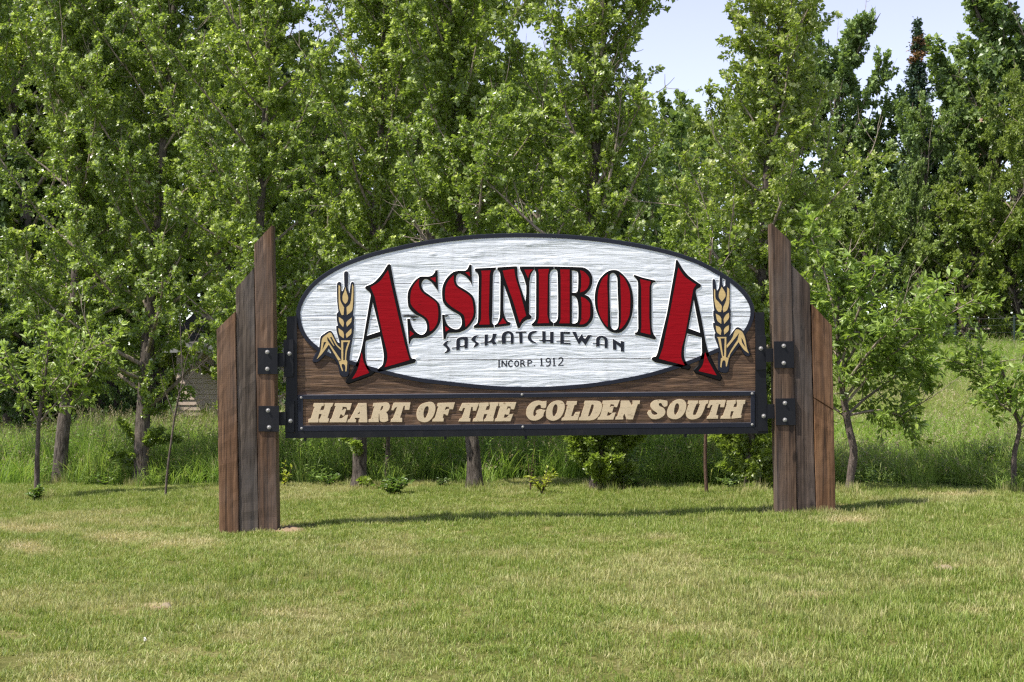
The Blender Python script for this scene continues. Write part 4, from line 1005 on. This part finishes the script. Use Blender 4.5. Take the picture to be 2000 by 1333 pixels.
for uc in (500,):
    wx = P(uc, 700, d).x; wz = P(uc, 735, d).z
    w = boxes('window', [(wx - .52, wx + .52, d - .05, d - .023, wz - .45, wz - .38), (wx - .52, wx + .52, d - .05, d - .023, wz + .42, wz + .49), (wx - .52, wx - .45, d - .05, d - .023, wz - .38, wz + .42), (wx + .45, wx + .52, d - .05, d - .023, wz - .38, wz + .42)], m_trim, H)
    boxes('pane', [(wx - .45, wx + .45, d - .04, d - .025, wz - .38, wz + .42)], m_glass, w)
# board fence in the shade at the far left
m_bf = timber_mat('fence_boards', (.03, .022, .018), (.07, .052, .042), (.13, .10, .085), .4)
fx = on_ground(-40, 31.5)
FE = empty('board_fence', fx, 'weathered vertical board fence in the shade behind the slim sapling', 'fence')
for k in range(34):
    x = fx.x + k * .125; z = float(terrain(x, 31.5))
    hh = 1.72 + .03 * math.sin(k * 2.7)
    boxes('fence_board', [(x, x + .108, 31.5 + .004 * (k % 3), 31.525 + .004 * (k % 3), z + .04, z + hh)], m_bf, FE)
boxes('fence_rail', [(fx.x, fx.x + 4.25, 31.536, 31.58, fx.z + .5, fx.z + .58), (fx.x, fx.x + 4.25, 31.536, 31.58, fx.z + 1.35, fx.z + 1.43)], m_bf, FE)
# utility pole
up = on_ground(1920, 52); V = []; F = []
tube(V, F, [(up.x, up.y, up.z - .3), (up.x + .02, up.y, up.z + 4.5), (up.x + .03, up.y, P(0, 192, 52).z)], [.19, .17, .15], 12)
F.append(tuple(range(len(V) - 12, len(V))))
po = empty('utility_pole', up, 'bare wooden pole standing among the trees by the large aspen', 'pole')
mobj('pole_shaft', V, F, timber_mat('pole_wood', (.09, .05, .034), (.20, .12, .085), (.30, .20, .15), .2), po, smooth=True)
# wire fence on the rise
m_post = paint_mat('green_steel_post', (.03, .05, .045), .6, .2, .1, grain=False)
m_wire = paint_mat('fence_wire', (.16, .16, .16), .5, .1, 0, grain=False, metal=.5)
fl = [(1630, 41), (1750, 41.7), (1866, 42.3), (1981, 43), (2100, 43.6)]
fp = [on_ground(u, dd) for u, dd in fl]
WF = empty('wire_fence', fp[3], 'wire fence with thin dark steel posts below the trees at the meadow top', 'fence')
for p in fp:
    boxes('post', [(p.x - .025, p.x + .025, p.y - .02, p.y + .02, p.z - .2, p.z + 1.12), (p.x - .01, p.x + .01, p.y - .05, p.y - .021, p.z, p.z + 1.10)], m_post, WF)
for h in (.35, .6, .83, 1.04):
    V = []; F = []
    tube(V, F, [(p.x, p.y - .055, p.z + h + s) for a, c in zip(fp[:-1], fp[1:]) for p, s in ((a, 0), ((a + c) / 2, -.02))] + [(fp[-1].x, fp[-1].y - .055, fp[-1].z + h)], [.0045] * (2 * len(fp) - 1), 4)
    mobj('wire', V, F, m_wire, WF)
# ---------------------------------------------------------------- grass
def grass_mat(name, stops, var=.35, trans=.3, dryc=(0.52, 0.43, 0.25)):
    m, nt, b, o = new_mat(name)
    oi = N(nt, 'ShaderNodeObjectInfo'); at = N(nt, 'ShaderNodeAttribute'); at.attribute_name = 'tint'
    dr = N(nt, 'ShaderNodeAttribute'); dr.attribute_name = 'dry'; dr.attribute_type = 'INSTANCER'
    f = mathn(nt, 'ADD', mathn(nt, 'MULTIPLY', at.outputs['Fac'], 1 - var), mathn(nt, 'MULTIPLY', oi.outputs['Random'], var))
    c = ramp(nt, stops, f).outputs[0]
    k = mathn(nt, 'MULTIPLY', dr.outputs['Fac'], mathn(nt, 'ADD', .45, mathn(nt, 'MULTIPLY', at.outputs['Fac'], .8)), True)
    c = mixc(nt, k, c, dryc)
    nt.links.new(c, b.inputs['Base Color']); b.inputs['Roughness'].default_value = .5; b.inputs['Specular IOR Level'].default_value = .3
    tr = N(nt, 'ShaderNodeBsdfTranslucent'); nt.links.new(mixc(nt, 1.0, c, (1.5, 1.5, 1.0), 'MULTIPLY'), tr.inputs['Color'])
    mx = N(nt, 'ShaderNodeMixShader'); mx.inputs[0].default_value = trans
    nt.links.new(b.outputs[0], mx.inputs[1]); nt.links.new(tr.outputs[0], mx.inputs[2]); nt.links.new(mx.outputs[0], o.inputs[0])
    return m
def tuft(name, seed, n, R, h, w, bend, mat, heads=0, hmat=None, broad=0):
    rng = np.random.default_rng(seed); V = []; F = []; tn = []; mi = []
    for k in range(n):
        a = rng.uniform(0, 6.28); r = R * math.sqrt(rng.random()); p = np.array([r * math.cos(a), r * math.sin(a), -.01])
        L = h * rng.uniform(.45, 1.15); az = rng.uniform(0, 6.28); bd = bend * rng.uniform(.2, 1.3)
        d = np.array([math.cos(az), math.sin(az), 0]); s = np.array([-math.sin(az), math.cos(az), 0]) if rng.random() < .5 else nrm(np.array([rng.normal(), rng.normal(), 0]))
        ww = w * rng.uniform(.7, 1.3); t = np.clip(rng.normal(.5, .24), 0, 1); i = len(V)
        fs = (0, .4, .75, 1.0)
        for q, f in enumerate(fs[:-1]):
            c = p + np.array([0, 0, L * f * (1 - .25 * bd * f)]) + d * (L * bd * f * f); wd = ww * (.75, 1, .7)[q] * .5
            V += [c - s * wd, c + s * wd]; tn += [t, t]
        V.append(p + np.array([0, 0, L * (1 - .3 * bd)]) + d * L * bd); tn.append(t)
        F += [(i, i+1, i+3, i+2), (i+2, i+3, i+5, i+4), (i+4, i+5, i+6)]; mi += [0] * 3
        if k < heads:
            tip = V[-1]
            for q in range(7):
                c = tip + np.array([0, 0, -.018 * q]) + rng.normal(0, .012, 3); j = len(V); s2 = nrm(rng.normal(0, 1, 3)) * .007
                V += [c - s2, c + np.array([0, 0, .03]) + d * .015, c + s2]; tn += [t] * 3; F.append((j, j+1, j+2)); mi.append(1)
        if k < broad:
            for q in range(9):
                f = .25 + .75 * rng.random(); c = p + np.array([0, 0, L * f]) + d * (L * bd * f * f)
                ax = nrm(np.array([rng.normal(), rng.normal(), rng.uniform(-.2, .7)])); nn = nrm(np.array([rng.normal(0, .5), rng.normal(0, .5), 1])); bb_ = nrm(np.cross(nn, ax)); ls = rng.uniform(.035, .075); j = len(V)
                V += [c, c + ax * ls * .5 + bb_ * ls * .25, c + ax * ls, c + ax * ls * .5 - bb_ * ls * .25]; tn += [np.clip(t + rng.normal(0, .15), 0, 1)] * 4; F.append((j, j+1, j+2, j+3)); mi.append(0)
    me = np_mesh(name, np.array(V), F, [mat] + ([hmat] if hmat else []), mi, attrs={'tint': ('FLOAT', 'POINT', np.array(tn))})
    return bpy.data.objects.new(name, me)
def scatter(name, pts, rot, scl, dry, kinds, tufts):
    """one 'stuff' object: points carrying tufts through geometry nodes"""
    col = bpy.data.collections.new(name + '_tufts')
    for t in tufts: col.objects.link(t)
    me = np_mesh(name, pts, np.zeros((0, 3), np.int32), [], attrs={'rot': ('FLOAT_VECTOR', 'POINT', rot), 'scl': ('FLOAT_VECTOR', 'POINT', scl), 'dry': ('FLOAT', 'POINT', dry), 'kin': ('FLOAT', 'POINT', kinds)})
    o = bpy.data.objects.new(name, me); link(o); o['kind'] = 'stuff'
    ng = bpy.data.node_groups.new(name, 'GeometryNodeTree')
    ng.interface.new_socket('Geometry', in_out='INPUT', socket_type='NodeSocketGeometry'); ng.interface.new_socket('Geometry', in_out='OUTPUT', socket_type='NodeSocketGeometry')
    nd = ng.nodes.new; gi = nd('NodeGroupInput'); go = nd('NodeGroupOutput'); ip = nd('GeometryNodeInstanceOnPoints'); ci = nd('GeometryNodeCollectionInfo')
    ci.inputs['Collection'].default_value = col; ci.inputs['Separate Children'].default_value = True; ci.inputs['Reset Children'].default_value = True
    ip.inputs['Pick Instance'].default_value = True
    def na(nm, typ):
        a = nd('GeometryNodeInputNamedAttribute'); a.data_type = typ; a.inputs['Name'].default_value = nm; return [s for s in a.outputs if s.enabled][0]
    L = ng.links.new
    L(gi.outputs[0], ip.inputs['Points']); L(ci.outputs[0], ip.inputs['Instance']); L(na('kin', 'FLOAT'), ip.inputs['Instance Index'])
    L(na('rot', 'FLOAT_VECTOR'), ip.inputs['Rotation']); L(na('scl', 'FLOAT_VECTOR'), ip.inputs['Scale']); L(ip.outputs[0], go.inputs[0])
    md = o.modifiers.new('scatter', 'NODES'); md.node_group = ng
    return o
def vnoise(x, y, s, seed):
    """smooth value noise"""
    r = np.random.default_rng(seed).random((64, 64)); X = x * s; Y = y * s
    i = np.floor(X).astype(int); j = np.floor(Y).astype(int); f = X - i; g_ = Y - j; f = f*f*(3-2*f); g_ = g_*g_*(3-2*g_)
    a = r[i % 64, j % 64]; b = r[(i+1) % 64, j % 64]; c = r[i % 64, (j+1) % 64]; d_ = r[(i+1) % 64, (j+1) % 64]
    return (a*(1-f)+b*f)*(1-g_) + (c*(1-f)+d_*f)*g_
rng = np.random.default_rng(77)
# dry or worn places on the lawn: photo column, row, radius px across, down
DRY = [(55, 1071, 55, 12, 1.0), (240, 1052, 90, 14, .75), (360, 1060, 80, 14, .7), (60, 1035, 70, 8, .6), (310, 1187, 30, 7, .9), (1170, 1055, 60, 8, .5), (1290, 1050, 40, 6, .7), (1660, 1018, 70, 9, .9), (1845, 968, 60, 5, .8), (1570, 1165, 60, 9, .7), (590, 1205, 60, 10, .6),
       (1840, 1110, 30, 6, .8), (1900, 1195, 60, 9, .5), (1780, 1085, 150, 12, .4), (560, 1036, 34, 9, 1.0), (1000, 1085, 200, 12, .35), (80, 1290, 120, 14, .4), (1500, 1290, 150, 14, .35), (1250, 1230, 150, 12, .3), (140, 1328, 60, 8, .6)]
def dryness(x, y):
    z = terrain(x, y); u = 1000 + x / y * F_PX; v = HOR - (z - CAM_H) / y * F_PX
    d_ = np.zeros_like(x)
    wob_ = 1 + .5 * (vnoise(x, y, 5, 9) - .5)
    for (a, c, ra, rb, s) in DRY:
        d_ = np.maximum(d_, s * np.clip(1.35 - np.sqrt(((u - a) / ra) ** 2 + ((v - c) / rb) ** 2) * wob_, 0, 1))
    return d_
m_lawn = grass_mat('lawn_grass', [(0.12, (0.085, 0.145, 0.018)), (0.42, (0.160, 0.228, 0.034)), (0.68, (0.25, 0.295, 0.064)), (0.92, (0.48, 0.45, 0.23))], .3, .3)
m_tall = grass_mat('meadow_grass', [(0.12, (0.115, 0.20, 0.026)), (0.45, (0.185, 0.295, 0.048)), (0.7, (0.25, 0.345, 0.074)), (0.92, (0.36, 0.39, 0.14))], .35, .45, (0.30, 0.27, 0.13))
m_head = grass_mat('seed_heads', [(0.2, (0.20, 0.16, 0.09)), (0.8, (0.38, 0.33, 0.21))], .4, .2)
m_weed = grass_mat('weed_leaves', [(0.12, (0.08, 0.16, 0.022)), (0.5, (0.135, 0.235, 0.038)), (0.9, (0.22, 0.32, 0.07))], .35, .45)
def lawn_points(n_per, ymin, ymax):
    A = []
    ys = np.arange(ymin, ymax, .5)
    for y0 in ys:
        hw = .366 * (y0 + .5) + 1.4; n = int(n_per * .5 * 2 * hw)
        A.append(np.stack([rng.uniform(-hw, hw, n), rng.uniform(y0, y0 + .5, n)], 1))
    return np.concatenate(A)
p = lawn_points(175, 5.4, 22); x, y = p[:, 0], p[:, 1]
keep = (y < lawn_edge(x) + rng.normal(.1, .12, len(x)))
dr = dryness(x, y)
keep &= rng.random(len(x)) > np.clip(dr - .35, 0, 1) * .75
x, y, dr = x[keep], y[keep], dr[keep]
pat = .65 * vnoise(x, y, .55, 1) + .35 * vnoise(x, y, 1.9, 2)
dr2 = np.clip(dr + np.clip((vnoise(x, y, .8, 3) * .6 + vnoise(x, y, 3.1, 4) * .4 - .52) * 1.7, 0, .42) + rng.normal(0, .08, len(x)), 0, 1)
sc = (.38 + .95 * pat) * (1 - .45 * np.clip(dr, 0, 1)) * rng.uniform(.8, 1.2, len(x))
# untrimmed grass round the post feet
ex = []; 
for (u0, u1, vv, m_) in ((424, 550, 1040, 46), (1512, 1640, 1004, 60), (1575, 1640, 1003, 40)):
    for q in range(m_):
        pb = hit(rng.uniform(u0, u1), vv + 3); ex.append((pb.x, pb.y + rng.choice([-.03, .24]) + rng.normal(0, .025), rng.uniform(.7, 1.5) * (1.5 if u0 == 1575 else 1)))
for (u0, vv) in ((115, 945), (275, 948), (702, 952), (926, 955), (1174, 955), (1474, 960), (1656, 963), (1980, 959), (72, 976)):
    for q in range(14):
        pb = hit(u0 + rng.normal(0, 18), vv + 2); ex.append((pb.x, pb.y + rng.normal(0, .12), rng.uniform(1.3, 3.2)))
ex = np.array(ex)
x = np.concatenate([x, ex[:, 0]]); y = np.concatenate([y, ex[:, 1]]); sc = np.concatenate([sc, ex[:, 2]]); dr2 = np.concatenate([dr2, rng.uniform(0, .7, len(ex))])
n = len(x)
rot = np.stack([rng.normal(0, .10, n), rng.normal(0, .10, n), rng.uniform(0, 6.28, n)], 1)
scl = np.stack([np.ones(n), np.ones(n), sc], 1) * rng.uniform(.9, 1.1, (n, 1))
TL = [tuft('lawn_tuft', 10 + i, 46, .085, (.058, .05, .066, .045, .075)[i], .0042, (.55, .8, .5, .9, .4)[i], m_lawn) for i in range(5)]
scatter('lawn_grass', np.stack([x, y, terrain(x, y)], 1), rot, scl, dr2, rng.integers(0, 5, n).astype(float), TL)
# tall meadow grass
A = []
for y0 in np.arange(15, 44, 1.0):
    hw0, hw1 = -.366 * (y0 + 1) - 1.5, .366 * (y0 + 1) + 1.5
    if y0 > 31: hw0 = 1.0
    dn = 27 if y0 < 26 else 20 if y0 < 34 else 12
    n = int(dn * (hw1 - hw0)); A.append(np.stack([rng.uniform(hw0, hw1, n), rng.uniform(y0, y0 + 1, n)], 1))
p = np.concatenate(A); x, y = p[:, 0], p[:, 1]
e = y - lawn_edge(x); k = e > rng.normal(.12, .18, len(x)); x, y, e = x[k], y[k], e[k]
n = len(x)
right = sstep(1.5, 5.5, x)
hgt = (.62 + .45 * vnoise(x, y, .6, 5)) * (1 - .42 * right) * (.55 + .45 * sstep(0, 1.1, e)) * rng.uniform(.75, 1.2, n)
drm = np.clip(right * .32 * np.exp(-((y - 27.5) / 4.0) ** 2) + .25 * (vnoise(x, y, .5, 6) - .4) + .25 * (1 - right) * sstep(3, 7, e), 0, 1)
kinds = np.where(rng.random(n) < np.where(e < 4, .30, .10) * (1 - .5 * right), rng.integers(4, 6, n), rng.integers(0, 4, n)).astype(float)
hgt = np.where(kinds > 3, hgt * .92, hgt)
rot = np.stack([rng.normal(0, .10, n), rng.normal(.05, .10, n), rng.uniform(0, 6.28, n)], 1)
scl = np.stack([np.ones(n), np.ones(n), hgt], 1)
TT = [tuft('tall_tuft', 30 + i, 46, .17, (.85, .95, .8, .9)[i], .0075, (.3, .45, .55, .35)[i], m_tall, heads=(0, 9, 3, 14)[i], hmat=m_head) for i in range(4)]
TT += [tuft('weed_tuft', 40 + i, 16, .15, (.75, .9)[i], .006, .3, m_weed, broad=16, hmat=m_head) for i in range(2)]
for i, t in enumerate(TT): t.name = 'tuft_%d' % i
scatter('meadow_grass', np.stack([x, y, terrain(x, y)], 1), rot, scl, drm, kinds, TT)

# ---------------------------------------------------------------- small plants and litter on the lawn
l_weed = leaf_mat('weed_leaf', [(0, (.04, .085, .012)), (.5, (.085, .15, .022)), (1, (.22, .30, .07))], tfac=.35)
l_yel = leaf_mat('yellow_weed_leaf', [(0, (.14, .19, .02)), (.5, (.28, .32, .03)), (1, (.45, .45, .07))], tfac=.35)
def weed(name, u, v, wpx, hpx, n, mat, label, seed, stems=12, ls=.07, cat='weed'):
    b = hit(u, v); r = np.random.default_rng(seed); k = b.y / F_PX; R = wpx * k / 2; Hh = hpx * k
    V = []; F = []; pos = []; ax = []
    for s in range(stems):
        az = r.uniform(0, 6.28); q = math.sqrt(r.random()); tip = np.array([math.cos(az) * R * q, math.sin(az) * R * q, Hh * (1 - .45 * q) * r.uniform(.7, 1.1)])
        l = np.array([tip * t * np.array([t ** .5, t ** .5, 1]) for t in np.linspace(0, 1, 6)]); l[0, 2] = -.03
        tube(V, F, l, np.linspace(.006, .002, 6), 4)
        t = .2 + .8 * r.random(n // stems); x_ = t * 5; i = np.minimum(x_.astype(int), 4); f = (x_ - i)[:, None]
        pos.append(l[i] * (1 - f) + l[i + 1] * f); ax.append(nrm(np.stack([r.normal(0, 1, len(t)), r.normal(0, 1, len(t)), r.uniform(-.2, .8, len(t))], 1)))
    pos = np.concatenate(pos); ax = np.concatenate(ax); m = len(pos)
    e_ = empty(name, b, label, cat)
    link(bpy.data.objects.new('stem', np_mesh('stem', V, F, [b_red])), e_)
    f_ = bpy.data.objects.new('foliage', leaves_mesh('foliage', pos, ax, nrm(r.normal(0, .4, (m, 3)) + np.array([0, -.1, 1])), ls * r.uniform(.6, 1.2, m), np.clip(r.normal(.5, .22, m), 0, 1), mat, 'lance')); link(f_, e_); f_['kind'] = 'stuff'
weed('leafy_weed', 768, 968, 74, 46, 420, l_weed, 'rounded leafy weed clump at the foot of the slender grey sapling', 1)
weed('root_sprouts', 72, 980, 44, 36, 260, l_weed, 'leafy sprouts round the foot of the slim yellow green sapling', 2)
weed('yellow_weed', 1058, 966, 60, 66, 150, l_yel, 'thin weed with yellow leaves below the middle of the sign', 3, 9, .06)
weed('tall_weed_stalk', 1036, 960, 24, 130, 40, l_weed, 'tall thin reddish weed stalk beside the yellow weed', 4, 4, .05)
weed('yellow_sprig', 556, 952, 40, 62, 80, l_yel, 'yellow sprig right beside the left sign post', 5, 6, .06)
weed('leafy_shoots', 1240, 955, 60, 34, 160, l_weed, 'low leafy shoots right of the tall poplar foot', 6, 8)
weed('leafy_shoots', 642, 950, 54, 36, 150, l_weed, 'low leafy shoots on the mown edge left of the pale split trunk', 16, 9)
weed('leafy_shoots', 860, 952, 40, 26, 110, l_bgd, 'dark low shoots on the mown edge left of the crooked two-stemmed trunk', 17, 8, .06)
weed('leafy_shoots', 1425, 956, 52, 30, 150, l_bgm, 'pale leafy shoots between the thin reddish stem and the right post', 18, 8)
weed('leafy_shoots', 205, 950, 60, 30, 160, l_weed, 'low leafy shoots between the leaning and the forked poplar trunks', 19, 9)
weed('dark_herb', 1940, 930, 70, 80, 360, l_bgd, 'dark leafy herb in the meadow beside the small maple sapling', 7, 14, .08)
# worn earth by the left post, clods, scrap
m_back2 = paint_mat('dull_paper', (0.55, 0.53, 0.50), .8)
m_soil = paint_mat('bare_soil', (0.22, 0.155, 0.10), .95, .3, .8, grain=False, spec=.1)
m_clod = paint_mat('dry_clod', (0.22, 0.18, 0.12), .95, .4, .9, grain=False, spec=.1)
def mound(name, u, v, rx, ry, h, mat, label, cat, seed):
    b = hit(u, v); r = np.random.default_rng(seed); V = []; F = []; na, nr = 20, 6
    for i in range(nr + 1):
        f = i / nr
        for k in range(na):
            a = 6.2832 * k / na; w = 1 + .22 * math.sin(a * 3 + seed) + r.normal(0, .05)
            X = b.x + math.cos(a) * rx * f * w; Y = b.y + math.sin(a) * ry * f * w
            V.append((X, Y, float(terrain(X, Y)) + h * (1 - f * f) * (1 + r.normal(0, .18)) - .004 - (.02 if i == nr else 0)))
    for i in range(nr):
        for k in range(na): F.append((i*na+k, i*na+(k+1) % na, (i+1)*na+(k+1) % na, (i+1)*na+k))
    F.append(tuple(range(na)))
    o = mobj(name, V, F, mat, None, b, smooth=True); tag(o, label, cat)
mound('soil_mound', 564, 1036, .17, .20, .035, m_soil, 'small mound of bare reddish soil at the foot of the left post', 'soil mound', 3)
mound('dirt_clod', 325, 1186, .045, .05, .03, m_clod, 'small dark clod of dirt on the lawn in front of the left post', 'clod', 4)
mound('dirt_clod', 1846, 1112, .09, .06, .03, m_clod, 'greyish clod of dry thatch on the lawn in front of the right saplings', 'clod', 5)
mound('dirt_clod', 300, 1190, .07, .06, .02, m_soil, 'pale flat clod of soil beside the small dark clod', 'clod', 8)
b = hit(283, 1262); r = np.random.default_rng(4); V = [(b.x + r.normal(0, .010), b.y + r.normal(0, .010), b.z + .035 + r.normal(0, .009)) for _ in range(9)]
tag(mobj('paper_scrap', V, [(0, 1, 2), (2, 3, 4), (4, 5, 6), (6, 7, 8), (1, 4, 7), (0, 3, 8)], m_back2, None, b), 'tiny crumpled white scrap lying in the grass near the lower left', 'scrap')
